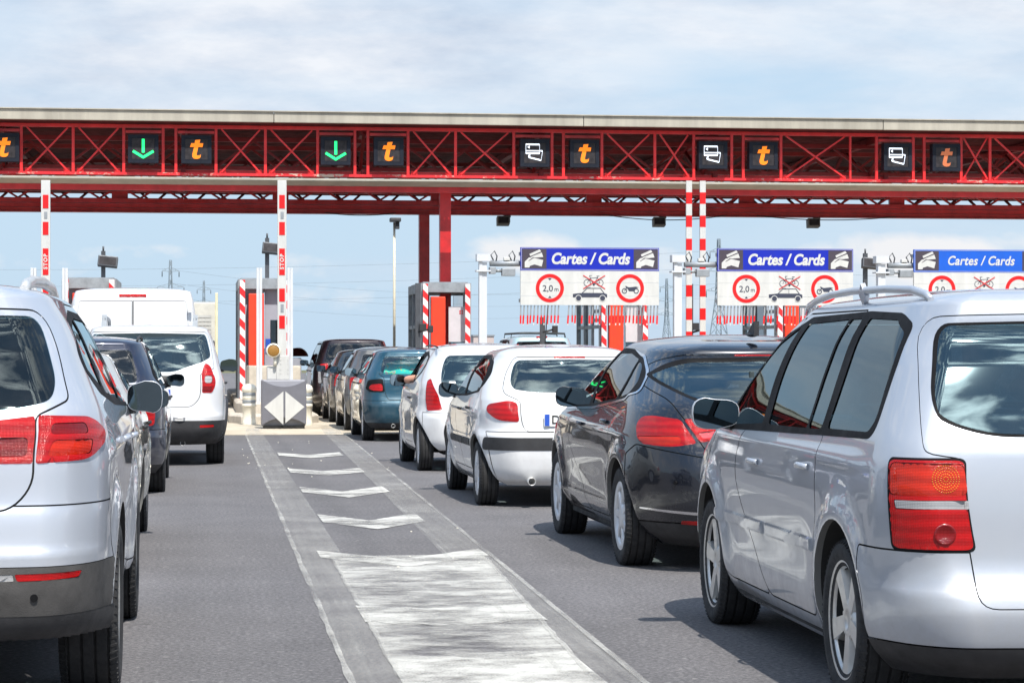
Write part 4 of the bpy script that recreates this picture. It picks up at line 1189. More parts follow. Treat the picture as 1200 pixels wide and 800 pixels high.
# ---- cars further along, one builder for their common outline
def common_car(name, label, loc, pm, L, W, H, ax, R, kind, gl, lampspec, rw, belt=.95, step=.06, wheel='disc', rz=0., roof=None, fittings=()):
    hw = W / 2; zt = H - .09; Rz = R + .008; Ra = R + .045
    if kind == 'hatch':
        yr = [(.2, .12), (.27, .04), (.4, 0), (.55, 0), (.62, .03), (.7, .06), (belt - .02, .11), (belt + .05, .18), (zt - .06, rw), (zt, rw + .02)]
    elif kind == 'saloon':
        yr = [(.2, .12), (.27, .04), (.4, 0), (.55, 0), (.62, .03), (.7, .05), (belt - .06, .09), (belt, .32), (belt + .05, .50), (zt - .03, rw), (zt, rw + .05)]
    else:
        yr = [(.2, .12), (.27, .04), (.4, 0), (.55, 0), (.62, .04), (.75, .06), (belt, .09), (belt + .1, .13), (zt - .04, rw), (zt, rw + .01)]
    nf = L - (1.25 if kind != 'box' else 1.0)
    fslope = .60 if kind != 'box' else .45
    yf = [(.2, L - .14), (.36, L - .02), (.55, L), (.7, L - .06), (.8, L - .25), (belt - .03, nf + .15), (belt + .05, nf - .05), (zt - .12, nf - fslope), (zt, nf - fslope - .3)]
    sk = Skin(L=L, zb=.2, zt=zt, zs=belt + .05,
              w=[(.2, hw - .08), (.3, hw - .03), (.5, hw - .005), (.75, hw), (belt - .05, hw - .015), (belt + .05, hw - .05), ((belt + zt) / 2, hw - .12), (zt, hw - .22)],
              yr=yr, yf=yf, rx=[(.2, .3), (belt, .22), (zt, .18)], ry=[(.2, .4), (belt, .34), (zt, .34)], bow=.07, rise=.085, tr=.04, frx=.34, fry=.4,
              feat=flares(ax, Rz, Ra, .02, ((belt - .1, .006, .04, .01),), .01))
    c = Car(name, sk, label, 'car', loc, rz, step)
    wrapband(c, 'bumper', 'bumper', .28, .62, ax[0] - Ra + .03, pm, gap=True)
    wrapband(c, 'bumper_skirt', 'bumper_skirt', .2, .28, ax[0] - Ra + .03, M['plastic'])
    r0 = rw + (.22 if kind != 'box' else .20)
    b1, t1 = belt + .01, zt - .025
    mid = (ax[0] + ax[1]) / 2 + .10; fx = nf - .42
    if kind == 'saloon': r0 += .1
    trim = [(fx, b1), (fx - .32, b1 + .2), (fx - .75, t1 - .05), (mid, t1), (r0 + .25, t1), (r0 + .08, t1 - .07), (r0 - .12, b1 + .12), (r0 - .05, b1 + .04)]
    sides(c, trim, [('pane_f', 'door_f', [(fx - .1, b1 + .02), (fx - .36, b1 + .19), (fx - .77, t1 - .08), (mid + .04, t1 - .035), (mid + .05, b1 + .02)]),
                    ('pane_r', 'door_r', [(mid - .05, b1 + .02), (mid - .05, t1 - .035), (r0 + .27, t1 - .035), (r0 + .14, t1 - .09), (r0, b1 + .12), (r0 + .06, b1 + .05)])],
          [('door_f', [(mid, .3), (fx - .05, .3), (fx + .08, .5), (fx + .05, b1 - .03), (fx - .02, b1 + .02), (fx - .34, b1 + .22), (fx - .76, t1 - .02), (mid, t1 + .02)]),
           ('door_r', [(ax[0] + Ra + .14, .3), (mid, .3), (mid, t1 + .02), (r0 + .3, t1 + .015), (r0 + .12, t1 - .05), (max(r0 - .05, ax[0] + .2), b1), (ax[0] + Ra * .95, .72), (ax[0] + Ra + .06, .5)])], pm, gl)
    holes(c, ax, Rz, Ra)
    xt = hw - .34; xb = hw - .24
    zb_ = belt + .06 if kind != 'saloon' else belt + .09
    c.reg('rear_window', 'rear_window', [('R', -.2, zb_), ('R', .3, zb_), ('R', xb - .03, zb_ + .02), ('R', xt, zt - .055), ('R', -.2, zt - .045)], gl, r=[0, .05, .06, .06, 0], off=.003)
    c.reg('rear_lid', 'tailgate', [('R', -.2, .63), ('R', xb - .16, .63), ('R', xb - .10, .7), ('R', xb - .07, belt - .04), ('R', -.2, belt - .035)] if kind == 'saloon' else
          [('R', -.2, .63), ('R', xb - .14, .63), ('R', xb - .10, .7), ('R', xb - .08, belt), ('R', xb + .0, zb_), ('R', -.2, zb_ - .02)], pm, r=[0, .05, .03, .03, .03, 0] if kind != 'saloon' else [0, .05, .03, .03, 0], gap=True)
    for i, (pts, ml, off) in enumerate(lampspec):
        c.reg('lamp%d' % i, 'tail_light' if i == 0 else 'lamp_module', pts, ml, 'S', r=.035, off=off, bev=.02 if i == 0 else .008, parent=None if i == 0 else 'lamp0')
    c.skin(pm)
    c.arches(ax, Rz, Ra, pm); c.wheels(ax, hw - .02, R, .18, wheel, R - .10, M['hubcap']); c.floor(ax, Ra, .22)
    c.cabin(mid - .1, r0 + .35, hw - .12, .5, min(1.2, zt - .18), M['seat_pale'] if 'pale' in fittings else M['seat'], zdash=belt)
    c.mirrors(fx - .1, belt + .06, hw - .03, (.095, .068), M['plastic'])
    c.handle(mid + .15, belt - .1, 'door_f', M['plastic'], .13); c.handle(ax[0] + Ra + .2, belt - .1, 'door_r', M['plastic'], .13)
    c.plate(.75 if kind != 'saloon' else .72, off=.008)
    if 'wiper' in fittings: c.wiper(0, zb_ - .01, .33, zb_ + .08, .04)
    c.exhaust(-.4, .24, .05)
    return c

def far_cars():
    out = []
    lampA = [([('R', .52, .745), ('S', .22, .75), ('S', .34, .80), ('S', .30, .93), ('R', .55, .955)], M['trim'], .010),
             ([('R', .55, .765), ('S', .18, .77), ('S', .25, .80), ('S', .22, .865), ('R', .56, .875)], M['red_lens'], .016)]
    c = common_car('teal_hatchback', 'teal blue hatchback with a turquoise sunshade in its rear window', (3.29, 36.0, 0), M['teal_paint'], 4.1, 1.70, 1.43, (.72, 3.30), .295, 'hatch', M['glass_clear'], lampA, .42, .97, fittings=('wiper',)); out.append(c)
    sh = MB(); n = 10
    pts = [(-.52 + 1.04 * i / n, .50 + .03 * math.sin(i * 1.7)) for i in range(n + 1)]
    vs = [(x, y - .0, 1.0) for x, y in pts] + [(x * .9, y + .20, 1.27 - .10 * (x / .52)**2) for x, y in pts]
    vs += [(x, y + .006, z) for x, y, z in vs]
    k = n + 1; fs = []
    for i in range(n): fs += [(i, i + 1, k + i + 1, k + i), (2 * k + i, 3 * k + i, 3 * k + i + 1, 2 * k + i + 1)]
    sh.add(vs, fs, True)
    sm, nt, b = nodes_of('turquoise_print'); nn = noise(nt, 11, 2); r = ramp(nt, nn, 'Fac', [(.42, (.02, .55, .50)), (.56, (.05, .70, .55)), (.60, (.70, .62, .12)), (.66, (.75, .25, .45)), (.7, (.02, .5, .5))])
    link(nt, r, 'Color', b, 'Base Color'); b.inputs['Roughness'].default_value = .8
    sh.build('sunshade', sm, c.root)
    lampS = [([('R', .50, .70), ('S', .25, .70), ('S', .28, .92), ('R', .52, .93)], M['red_lens'], .012)]
    out.append(common_car('grey_hatchback', 'grey hatchback mostly hidden ahead of the teal hatchback', (3.30, 40.9, 0), M['grey_paint'], 4.0, 1.68, 1.46, (.68, 3.2), .29, 'hatch', M['glass'], lampS, .45, .97))
    out.append(common_car('dark_saloon', 'dark saloon with a square red tail light between the teal hatchback and the dark minivan', (3.28, 45.6, 0), M['green_paint'], 4.15, 1.66, 1.42, (.80, 3.25), .285, 'saloon', M['glass'], lampS, .95, .96))
    lampV = [([('R', .56, .96), ('S', .22, .96), ('S', .24, 1.10), ('R', .56, 1.12)], M['red_lens'], .012),
             ([('R', .70, .70), ('S', .2, .70), ('S', .22, .95), ('R', .72, .95)], M['clear_lens'], .010)]
    out.append(common_car('dark_minivan', 'tall dark red minivan at the head of the right queue beside the toll booth', (3.22, 50.1, 0), M['plum_paint'], 4.4, 1.78, 1.66, (.85, 3.6), .31, 'box', M['glass'], lampV, .22, 1.05))
    # left queue
    out.append(common_car('beige_saloon', 'low beige saloon squeezed between the silver SUV and the navy minivan', (-1.25, 14.9, 0), M['beige_paint'], 4.4, 1.74, 1.40, (.9, 3.5), .31, 'saloon', M['glass'], lampS, 1.0, .95))
    c = common_car('navy_minivan', 'navy blue minivan with roof rails and black door mirror behind the white SUV', (-1.18, 22.75, 0), M['navy_paint'], 4.2, 1.72, 1.52, (.80, 3.4), .31, 'box', M['glass'], [([('R', .60, .66), ('S', .2, .66), ('S', .22, .80), ('R', .60, .80)], M['red_lens'], .012)], .30, .99, step=.05, fittings=('pale',)); out.append(c)
    c.rails([(.575, .6, 1.46), (.575, .7, 1.485), (.58, 1.2, 1.505), (.58, 2.2, 1.495), (.57, 2.4, 1.45)], .012, M['plastic'])
    c = common_car('pale_blue_estate', 'pale blue estate car with black roof bars in the lane behind the white hatchback', (7.25, 50.5, 0), M['sky_paint'], 4.2, 1.74, 1.72, (.8, 3.5), .31, 'box', M['glass'], [([('R', .62, 1.10), ('S', .2, 1.10), ('S', .22, 1.52), ('R', .60, 1.52)], M['red_lens'], .012)], .16, 1.08); out.append(c)
    m = MB(); m.box(-.12, .12, .17, .22, 1.655, 1.69, .008); m.build('high_brake_light', M['red_lens'], c.root)
    for y in (.75, 1.9):
        m = MB(); m.tube([(-.60, y, 1.62), (-.58, y, 1.75), (-.3, y, 1.765), (.3, y, 1.765), (.58, y, 1.75), (.60, y, 1.62)], .022, 8); m.build('roof_bar', M['plastic'], c.root)
    return out

# ---- white panel van and box lorry
def white_van():
    ax = (1.05, 4.05); Rz, Ra, R = .35, .40, .335
    sk = Skin(L=5.2, zb=.25, zt=2.27, zs=1.2,
              w=[(.25, .88), (.4, .95), (.6, .985), (.9, 1.0), (1.3, .99), (1.7, .965), (2.1, .925), (2.27, .88)],
              yr=[(.25, .12), (.35, .03), (.5, 0), (.62, .03), (.8, .05), (1.4, .06), (2.1, .09), (2.22, .11), (2.27, .14)],
              yf=[(.25, 5.05), (.5, 5.2), (.8, 5.15), (1.05, 4.9), (1.25, 4.6), (1.35, 4.45), (1.9, 3.9), (2.27, 3.4)], frx=.4, fry=.45,
              rx=.12, ry=.16, bow=.03, rise=.10, tr=.01, k1=1.6, feat=flares(ax, Rz, Ra, .03, ((1.15, -.008, .05, 0),)))
    c = Car('white_van', sk, 'tall white panel van with twin rear doors and a red light at its roof edge', 'van', (-1.02, 36.6, 0), 0, .08)
    pm = M['white_paint']
    wrapband(c, 'bumper', 'bumper', .25, .60, .62, M['plastic'], off=.01, bev=.02)
    c.reg('rear_door', 'rear_door', [('R', .008, .62), ('R', .82, .62), ('R', .835, 1.4), ('R', .80, 2.13), ('R', .008, 2.13)], pm, 'S', r=[.005, .05, .02, .05, .005], gap=.004)
    c.reg('cab_window', 'cab_window', [('S', 4.1, 1.35), ('S', 3.75, 1.8), ('S', 3.15, 1.82), ('S', 3.15, 1.33)], M['glass'], 'S', r=.04, off=-.003)
    holes(c, ax, Rz, Ra)
    for i, (z0, z1) in enumerate(((.85, 1.25),)):
        c.reg('lamp', 'tail_light', [('R', .86, z0), ('S', .13, z0), ('S', .14, z1), ('R', .855, z1)], M['red_lens'], 'S', r=.02, off=.012, bev=.02)
    c.reg('high_lamp', 'high_brake_light', [('R', -.3, 2.185), ('R', .205, 2.185), ('R', .205, 2.235), ('R', -.3, 2.235)], M['red_lens'], r=.01, off=.015, bev=.012)
    c.skin(pm)
    c.arches(ax, Rz, Ra, M['plastic']); c.wheels(ax, .97, R, .215, 'steel', .2); c.floor(ax, Ra, .28)
    for sg in (1, -1):
        for z in (.85, 1.5, 2.0):
            m = MB(); m.box(sg * .86 - .035, sg * .86 + .035, .02, .07, z - .05, z + .05, .01); m.build('door_hinge', pm, c.root)
        m = MB(); cx = sg * 1.16
        m.box(cx - .10, cx + .10, 4.05, 4.14, 1.24, 1.55, .03)
        o = m.build('mirror', M['plastic'], c.root)
        g = MB(); g.box(cx - .085, cx + .085, 4.044, 4.0495, 1.34, 1.53); g.box(cx - .085, cx + .085, 4.044, 4.0495, 1.255, 1.32); g.build('mirror_glass', M['mirror'], o)
        b = MB(); b.bar((cx, 4.10, 1.28), (sg * .93, 4.15, 1.22), .06, .06); b.build('mirror_arm', M['plastic'], o)
        l = MB(); l.box(cx - .09, cx + .09, 4.03, 4.048, 1.20, 1.235, .01); l.build('mirror_indicator', M['amber'], o)
    m = MB(); m.box(-.02, .02, -.005, .05, 1.28, 1.42, .008); m.build('door_handle', M['plastic'], c.ob('rear_doorR'))
    c.plate(.72, off=.02, x=-.3)
    return c

def lorry():
    t = empty('box_lorry', (-.72, 51.5, 0), 0, 'white lorry body with a square grille panel seen just past the white van', 'lorry')
    m = MB(); m.box(-1.05, 1.05, 0, 4.2, .95, 2.42, .03); m.build('cargo_box', mat('cream_box', (.50, .49, .44), .5), t)
    m = MB()
    for x in (1.035,): m.box(x, x + .05, -.03, .05, .9, 2.62, .01)
    cp = mat('cream_post', (.72, .66, .42), .5); m.build('corner_post', cp, t); m = MB(); m.box(-1.085, -1.035, -.03, .05, .9, 2.62, .01); m.build('corner_post', cp, t)
    m = MB()
    for i in range(5): m.box(.60 + i * .075, .615 + i * .075, -.012, -.002, 1.75, 2.12)
    for i in range(5): m.box(.58, .94, -.016, -.008, 1.75 + i * .085, 1.765 + i * .085)
    m.box(.57, .95, -.005, -.001, 1.73, 2.14); m.build('grille', mat('grille_grey', (.42, .42, .40), .6), t)
    m = MB(); m.box(-1.0, 1.0, .05, 4.2, .7, .94, .02); m.box(-.95, .95, -.02, .05, .55, .75, .02); m.build('chassis', M['under'], t)
    m = MB(); m.box(-1.0, 1.0, 4.35, 6.0, .55, 2.3, .12); m.build('cab', M['white_paint'], t)
    for y in (.9, 4.9):
        for sg in (1, -1):
            o = mesh_obj('wheel', hub_mesh(.25, .26), t, (sg * .88, y, .44)); o.rotation_euler = (0, 0, 0 if sg > 0 else PI)
            mesh_obj('tyre', tyre_mesh(.445, .26, .25), o); mesh_obj('rim', rim_mesh(.25, .26, 'steel', M['hubcap']), o)
    for sg in (1, -1):
        m = MB(); m.box(sg * .85 - .12, sg * .85 + .12, -.05, -.02, .78, .9, .01); m.build('tail_light', M['red_lens'], t)
# ------------------------------------------------------------------ materials of the place
def worn_red():
    m, nt, b = nodes_of('worn_red_paint')
    n = noise(nt, 1.6, 8, .75, stretch=(1, .3, 3)); f = noise(nt, 14, 4, .7)
    r = ramp(nt, f, 'Fac', [(.3, (.50, .012, .018)), (.7, (.66, .018, .028))])
    k = ramp(nt, mathn(nt, 'ADD', (mathn(nt, 'MULTIPLY', (n, 'Fac'), .7), 'Value'), (mathn(nt, 'MULTIPLY', (f, 'Fac'), .3), 'Value')), 'Value', [(.55, 0.), (.60, 1.)])
    x = mixc(nt, (k, 'Color'), (r, 'Color'), (.50, .42, .34))
    link(nt, x, 2, b, 'Base Color'); b.inputs['Roughness'].default_value = .55
    return m
M['red_steel'] = mat('red_painted_steel', (.50, .012, .014), .42, 0, .25, 3, coat=.15, bmp=.05)
M['red_truss'] = mat('red_truss_paint', (.68, .018, .020), .42, 0, .20, 4, coat=.15)
M['red_worn'] = worn_red()
M['red_shaded'] = mat('red_steel_shaded', (.19, .008, .010), .5, 0, .3, 4)  # the canopy red again, with the shade under the roof put into its colour
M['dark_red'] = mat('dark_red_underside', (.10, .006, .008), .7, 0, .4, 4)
M['fascia'] = mat('grey_fascia', (.34, .315, .265), .55, 0, .22, 2.5, stretch=(1, 1, .12))
M['gutter'] = mat('pale_gutter', (.36, .34, .29), .5, 0, .15, 2)
M['roofing'] = mat('roof_sheet', (.35, .34, .33), .6, 0, .2, 2)
M['galv'] = mat('galvanised_steel', (.27, .29, .31), .5, .35, .2, 6)
M['galv_dark'] = mat('dark_steel', (.07, .075, .085), .5, .3, .25, 6)
M['white_steel'] = mat('white_painted_steel', (.52, .54, .57), .4, 0, .07, 4, coat=.15)
M['cream'] = mat('cream_plastic', (.66, .62, .52), .5, 0, .12, 8)
M['sign_white'] = mat('sign_white', (.50, .50, .485), .4, 0, .09, 2.6, stretch=(3, 1, .5))
M['sign_blue'] = mat('sign_blue', (.003, .014, .33), .35, 0, .10, 3)
M['sign_bright_blue'] = mat('sign_bright_blue', (.006, .085, .48), .35, 0, .08, 3)
M['sign_red'] = mat('sign_red', (.60, .004, .005), .4, 0, .08, 5)
M['sign_ink'] = mat('sign_ink', (.030, .035, .06), .5, 0, .1, 5)
M['sign_plum'] = mat('sign_plum', (.045, .035, .05), .5, 0, .15, 5)
M['orange_red'] = mat('orange_red_panel', (.76, .040, .010), .45, 0, .18, 4, bmp=.05)
M['concrete_block'] = mat('block_concrete', (.46, .41, .34), .9, 0, .2, 5, bmp=.3, bscale=40)
M['booth_grey'] = mat('booth_grey', (.30, .31, .36), .5, 0, .1, 3)
M['booth_pale'] = mat('booth_pale', (.52, .51, .54), .5, 0, .1, 3)
M['cab_pale'] = mat('barrier_cabinet_pale', (.30, .30, .33), .4, .2, .1, 4)
M['cab_grey'] = mat('barrier_cabinet_grey', (.17, .17, .195), .38, .3, .12, 4, coat=.2)
M['booth_glass'] = glassmat('booth_glass', (.35, .45, .48), 1.2)
M['disp'] = mat('display_housing', (.010, .013, .022), .6, 0, .2, 5, spec=.2)
M['disp_face'] = mat('display_face', (.030, .027, .030), .5, 0, .5, 7, spec=.2)
M['led_green'] = emit('led_green', (.015, 1.0, .22), 2.0)
M['led_orange'] = emit('led_orange', (1.0, .22, .002), 1.35)
M['led_dull'] = emit('led_dull_orange', (.8, .22, .08), .35)
M['led_white'] = emit('led_white', (.80, .88, 1.0), 2.2)
M['pylon'] = mat('pylon_steel', (.22, .27, .32), .7, 0, .1, .2)
M['hazard'] = None

def ground_mats():
    # asphalt
    m, nt, b = nodes_of('asphalt')
    fine = noise(nt, 42, 5, .8); mid = noise(nt, 1.1, 6, .6); chip = nt.nodes.new('ShaderNodeTexVoronoi')
    tc = nt.nodes.new('ShaderNodeTexCoord'); chip.inputs['Scale'].default_value = 45; link(nt, tc, 'Object', chip, 'Vector')
    fr = ramp(nt, fine, 'Fac', [(.32, (.042, .039, .041)), (.5, (.110, .104, .107)), (.70, (.235, .226, .228))])
    mr = ramp(nt, mid, 'Fac', [(.3, .86), (.7, 1.1)])
    a = mixc(nt, 1., (fr, 'Color'), (mr, 'Color'), 'MULTIPLY')
    cr = ramp(nt, chip, 'Color', [(.88, 0.), (.96, .5)])
    a2 = mixc(nt, (cr, 'Color'), (a, 2), (.30, .285, .275))
    # tyre-polished tracks along the lanes
    tr = noise(nt, 1.0, 3, .5, stretch=(1.6, .03, 1)); tr2 = ramp(nt, tr, 'Fac', [(.35, .90), (.65, 1.06)])
    a3 = mixc(nt, 1., (a2, 2), (tr2, 'Color'), 'MULTIPLY')
    # drip line down the middle of each lane, polished wheel tracks beside it
    sx = nt.nodes.new('ShaderNodeSeparateXYZ'); link(nt, tc, 'Object', sx, 'Vector')
    wob = noise(nt, .35, 4, .6)
    xx = mathn(nt, 'ADD', (sx, 'X'), (mathn(nt, 'MULTIPLY', (wob, 'Fac'), .5), 'Value'))
    fx = mathn(nt, 'FRACT', (mathn(nt, 'DIVIDE', (mathn(nt, 'ADD', (xx, 'Value'), 40.8), 'Value'), 4.02), 'Value'))
    lane = ramp(nt, fx, 'Value', [(.0, 1.03), (.24, .96), (.36, .90), (.44, 1.0), (.50, .80), (.56, 1.0), (.66, .90), (.78, .98), (1., 1.03)])
    a3 = mixc(nt, .8, (a3, 2), (lane, 'Color'), 'MULTIPLY')
    # oil drips
    oil = noise(nt, 2.6, 6, .75); o2 = ramp(nt, oil, 'Fac', [(.64, 0.), (.70, .55)])
    a4 = mixc(nt, (o2, 'Color'), (a3, 2), (.035, .033, .035))
    link(nt, a4, 2, b, 'Base Color'); b.inputs['Roughness'].default_value = .86
    bump(nt, b, fine, 'Fac', .5, .012)
    M['asphalt'] = m
    # concrete apron
    m, nt, b = nodes_of('apron_concrete')
    n1 = noise(nt, .8, 8, .65); n2 = noise(nt, 60, 3)
    r1 = ramp(nt, n1, 'Fac', [(.3, (.35, .29, .21)), (.55, (.47, .41, .32)), (.75, (.54, .48, .38))])
    r2 = ramp(nt, n2, 'Fac', [(.3, .88), (.7, 1.08)])
    a = mixc(nt, 1., (r1, 'Color'), (r2, 'Color'), 'MULTIPLY')
    st = noise(nt, 1, 4, .6, stretch=(1.3, .06, 1)); s2 = ramp(nt, st, 'Fac', [(.52, 1.), (.72, .62)])
    a2 = mixc(nt, 1., (a, 2), (s2, 'Color'), 'MULTIPLY')
    link(nt, a2, 2, b, 'Base Color'); b.inputs['Roughness'].default_value = .9
    bump(nt, b, n2, 'Fac', .25, .006)
    M['apron'] = m
    # dry verge
    m, nt, b = nodes_of('dry_grass')
    n1 = noise(nt, .05, 8, .7); n2 = noise(nt, 8, 4, .7)
    r1 = ramp(nt, n1, 'Fac', [(.35, (.07, .085, .035)), (.65, (.15, .13, .06))])
    r2 = ramp(nt, n2, 'Fac', [(.3, .7), (.7, 1.2)])
    a = mixc(nt, 1., (r1, 'Color'), (r2, 'Color'), 'MULTIPLY')
    link(nt, a, 2, b, 'Base Color'); b.inputs['Roughness'].default_value = .95
    M['verge'] = m

def worn_paint(name, lo, hi, stretch, scale=6., amount=1.):
    """white road paint, abraded so that the asphalt below shows through"""
    m, nt, b = nodes_of(name)
    n = noise(nt, scale, 6, .65, stretch=stretch)
    f = noise(nt, 110, 3, .7)
    e = noise(nt, 1.3, 4, .6)
    s = mathn(nt, 'ADD', (mathn(nt, 'MULTIPLY', (n, 'Fac'), .45), 'Value'), (mathn(nt, 'MULTIPLY', (f, 'Fac'), .25), 'Value'))
    s = mathn(nt, 'ADD', (s, 'Value'), (mathn(nt, 'MULTIPLY', (e, 'Fac'), .50), 'Value'))
    r = ramp(nt, s, 'Value', [(lo, 0.), (hi, amount)])
    link(nt, r, 'Color', b, 'Alpha')
    c = ramp(nt, e, 'Fac', [(.3, (.42, .41, .38)), (.7, (.54, .53, .495))])
    link(nt, c, 'Color', b, 'Base Color'); b.inputs['Roughness'].default_value = .75
    return m

def strip_mesh(name, left, right, material, z):
    """flat marking between two edge polylines, lightly jagged"""
    vs = []; fs = []
    for (a, b) in zip(left, right):
        vs += [(a[0], a[1], z), (b[0], b[1], z)]
    for i in range(len(left) - 1): fs.append((2 * i, 2 * i + 1, 2 * i + 3, 2 * i + 2))
    m = MB(); m.add(vs, fs)
    return tag(m.build(name, material), kind='structure')

def lerp(a, b, t): return a + (b - a) * t

def build_ground():
    ground_mats()
    def sheet(name, x0, x1, y0, y1, z, mt):
        m = MB(); m.add([(x0, y0, z), (x1, y0, z), (x1, y1, z), (x0, y1, z)], [(0, 1, 2, 3)])
        return tag(m.build(name, mt), kind='structure')
    m = MB(); yy = [(-1500, -.03), (76, -.03), (95, -.35), (5000, -37)]
    for (a, za), (b, zb) in zip(yy, yy[1:]): m.add([(-3000, a, za), (3000, a, za), (3000, b, zb), (-3000, b, zb)], [(0, 1, 2, 3)])
    tag(m.build('ground', M['verge']), kind='structure')
    sheet('road', -45, 60, -160, 39.25, 0, M['asphalt'])
    sheet('apron', -45, 60, 39.25, 76, 0, M['apron'])
    m = MB(); yy = [(76, 0), (95, -.32), (700, -4.86)]
    for (a, za), (b, zb) in zip(yy, yy[1:]): m.add([(-40, a, za), (50, a, za), (50, b, zb), (-40, b, zb)], [(0, 1, 2, 3)])
    tag(m.build('road_beyond', M['asphalt']), kind='structure')
    faint = worn_paint('faint_line_paint', .44, .92, (5., .06, 1), 5, .48)
    crisp = worn_paint('line_paint', .49, .76, (1.5, .12, 1), 4, .70)
    chev = worn_paint('chevron_paint', .455, .64, (1.2, 1.4, 1), 4.2, .92)
    patch = worn_paint('patch_paint', .50, .68, (1.0, 1.4, 1), 2.8, .82)
    rnd = random.Random(4)
    ys = [6 + 33.2 * i / 90 for i in range(91)]
    def line(x9, x39, w, mt, name, z, jit=.002):
        L = []; Rr = []
        for y in ys:
            x = lerp(x9, x39, (y - 9.9) / 29.2)
            L.append((x + rnd.uniform(-jit, jit), y)); Rr.append((x + w + rnd.uniform(-jit, jit), y))
        strip_mesh(name, L, Rr, mt, z)
    line(.62, .72, .30, faint, 'lane_line', .004); line(.600, .715, .03, crisp, 'lane_line_edge', .008, .006)
    line(1.53, 2.06, .29, faint, 'lane_line', .004); line(1.80, 2.33, .03, crisp, 'lane_line_edge', .008, .003); line(1.50, 2.03, .03, faint, 'lane_line_edge', .008, .003)
    # lines carried on over the concrete
    for xa, xb, w in ((.72, .80, .24), (2.03, 2.12, .30)):
        strip_mesh('apron_line', [(xa, 39.3), (xb, 42.6)], [(xa + w, 39.3), (xb + w, 42.6)], crisp, .004)
    # chevrons pointing at the traffic
    def chevron(yl, yt, xl, xr, th, mt, name='chevron'):
        n = 14; A = []; B = []
        xm = (xl + xr) / 2 - .03
        for i in range(2 * n + 1):
            t = i / (2 * n); x = lerp(xl, xr, t)
            k = 1 - abs(x - xm) / (xm - xl if x < xm else xr - xm)
            y = lerp(yl, yt, k)
            A.append((x + rnd.uniform(-.008, .008), y + rnd.uniform(-.012, .012))); B.append((x + rnd.uniform(-.006, .006), y - th + rnd.uniform(-.015, .015)))
        strip_mesh(name, B, A, mt, .006)
    chevron(32.3, 31.5, 1.02, 1.86, .95, chev); chevron(27.9, 27.2, 1.0, 1.84, .95, chev)
    chevron(24.1, 23.2, .98, 1.82, .95, chev); chevron(20.0, 19.2, .97, 1.78, .95, chev)
    chevron(16.35, 15.6, .78, 1.90, .55, chev)
    # the run of repainted chevrons in the foreground reads as one worn patch
    L = []; Rr = []
    for i in range(70):
        y = 6.2 + (15.9 - 6.2) * i / 69
        L.append((lerp(.80, .86, i / 69) + rnd.uniform(-.006, .006), y)); Rr.append((lerp(1.58, 1.88, (y - 9) / 7) + rnd.uniform(-.006, .006), y))
    strip_mesh('chevron_patch', L, Rr, patch, .005)
    for y0, y1 in ((12.0, 12.75), (8.3, 10.7)):
        A = []; B = []
        for i in range(21):
            t = i / 20; x = lerp(.82, 1.58 + .30 * (y1 - 9) / 7, t)
            A.append((x, y0 - .25 * (1 - abs(2 * t - 1)) + rnd.uniform(-.06, .06))); B.append((x, y1 - .2 * (1 - abs(2 * t - 1)) + rnd.uniform(-.04, .04)))
        strip_mesh('chevron', A, B, chev, .007)
    # ragged paint rims of the patch
    strip_mesh('patch_rim', [(a[0] - .012, a[1]) for a in L], [(a[0] + .010 + rnd.uniform(0, .008), a[1]) for a in L], crisp, .009)
    strip_mesh('patch_rim', [(a[0] - .012 - rnd.uniform(0, .008), a[1]) for a in Rr], [(a[0] + .012, a[1]) for a in Rr], crisp, .009)
    # litter specks
    m = MB()
    for i in range(26):
        x = rnd.uniform(.4, 2.3); y = rnd.uniform(14, 38); s = rnd.uniform(.006, .02)
        m.box(x, x + s, y, y + s * 1.4, 0.001, .004 + s * .2)
    tag(m.build('litter', M['cream']), kind='stuff')

def build_islands():
    m = MB(); m.add([(-45, 39.20, .003), (60, 39.20, .003), (60, 39.27, .003), (-45, 39.27, .003)], [(0, 1, 2, 3)]); tag(m.build('expansion_joint', M['under']), kind='structure')
    for i, cx in enumerate((-2.68, 1.40, 5.42, 9.42, 13.42, 17.42)):
        m = MB()
        def slab(x0, x1, y0, y1, z0, z1, nose, ch):
            P = [(x0, y1), (x0, y0 + nose), (x0 + .22, y0 + .1), (cx - .2, y0), (cx + .2, y0), (x1 - .22, y0 + .1), (x1, y0 + nose), (x1, y1)]
            Q = [(cx + (x - cx) * (1 - ch / (x1 - cx)), y + ch if y < y0 + nose + .01 else y) for x, y in P]
            n = len(P); vs = [(x, y, z0) for x, y in P] + [(x, y, z1 - ch) for x, y in P] + [(x, y, z1) for x, y in Q]
            fs = [list(range(2 * n, 3 * n))]
            for k in range(2):
                for j in range(n): fs.append((k * n + j, k * n + (j + 1) % n, (k + 1) * n + (j + 1) % n, (k + 1) * n + j))
            m.add(vs, fs)
        slab(cx - .86, cx + .86, 45.4, 66, -.02, .16, .8, .03)
        o = m.build('island_kerb', M['concrete_block']); tag(o, kind='structure')
        m = MB(); slab(cx - .70, cx + .70, 46.6, 64, .16, .38, .9, .04)
        o2 = m.build('island_plinth', M['concrete_block']); tag(o2, kind='structure')

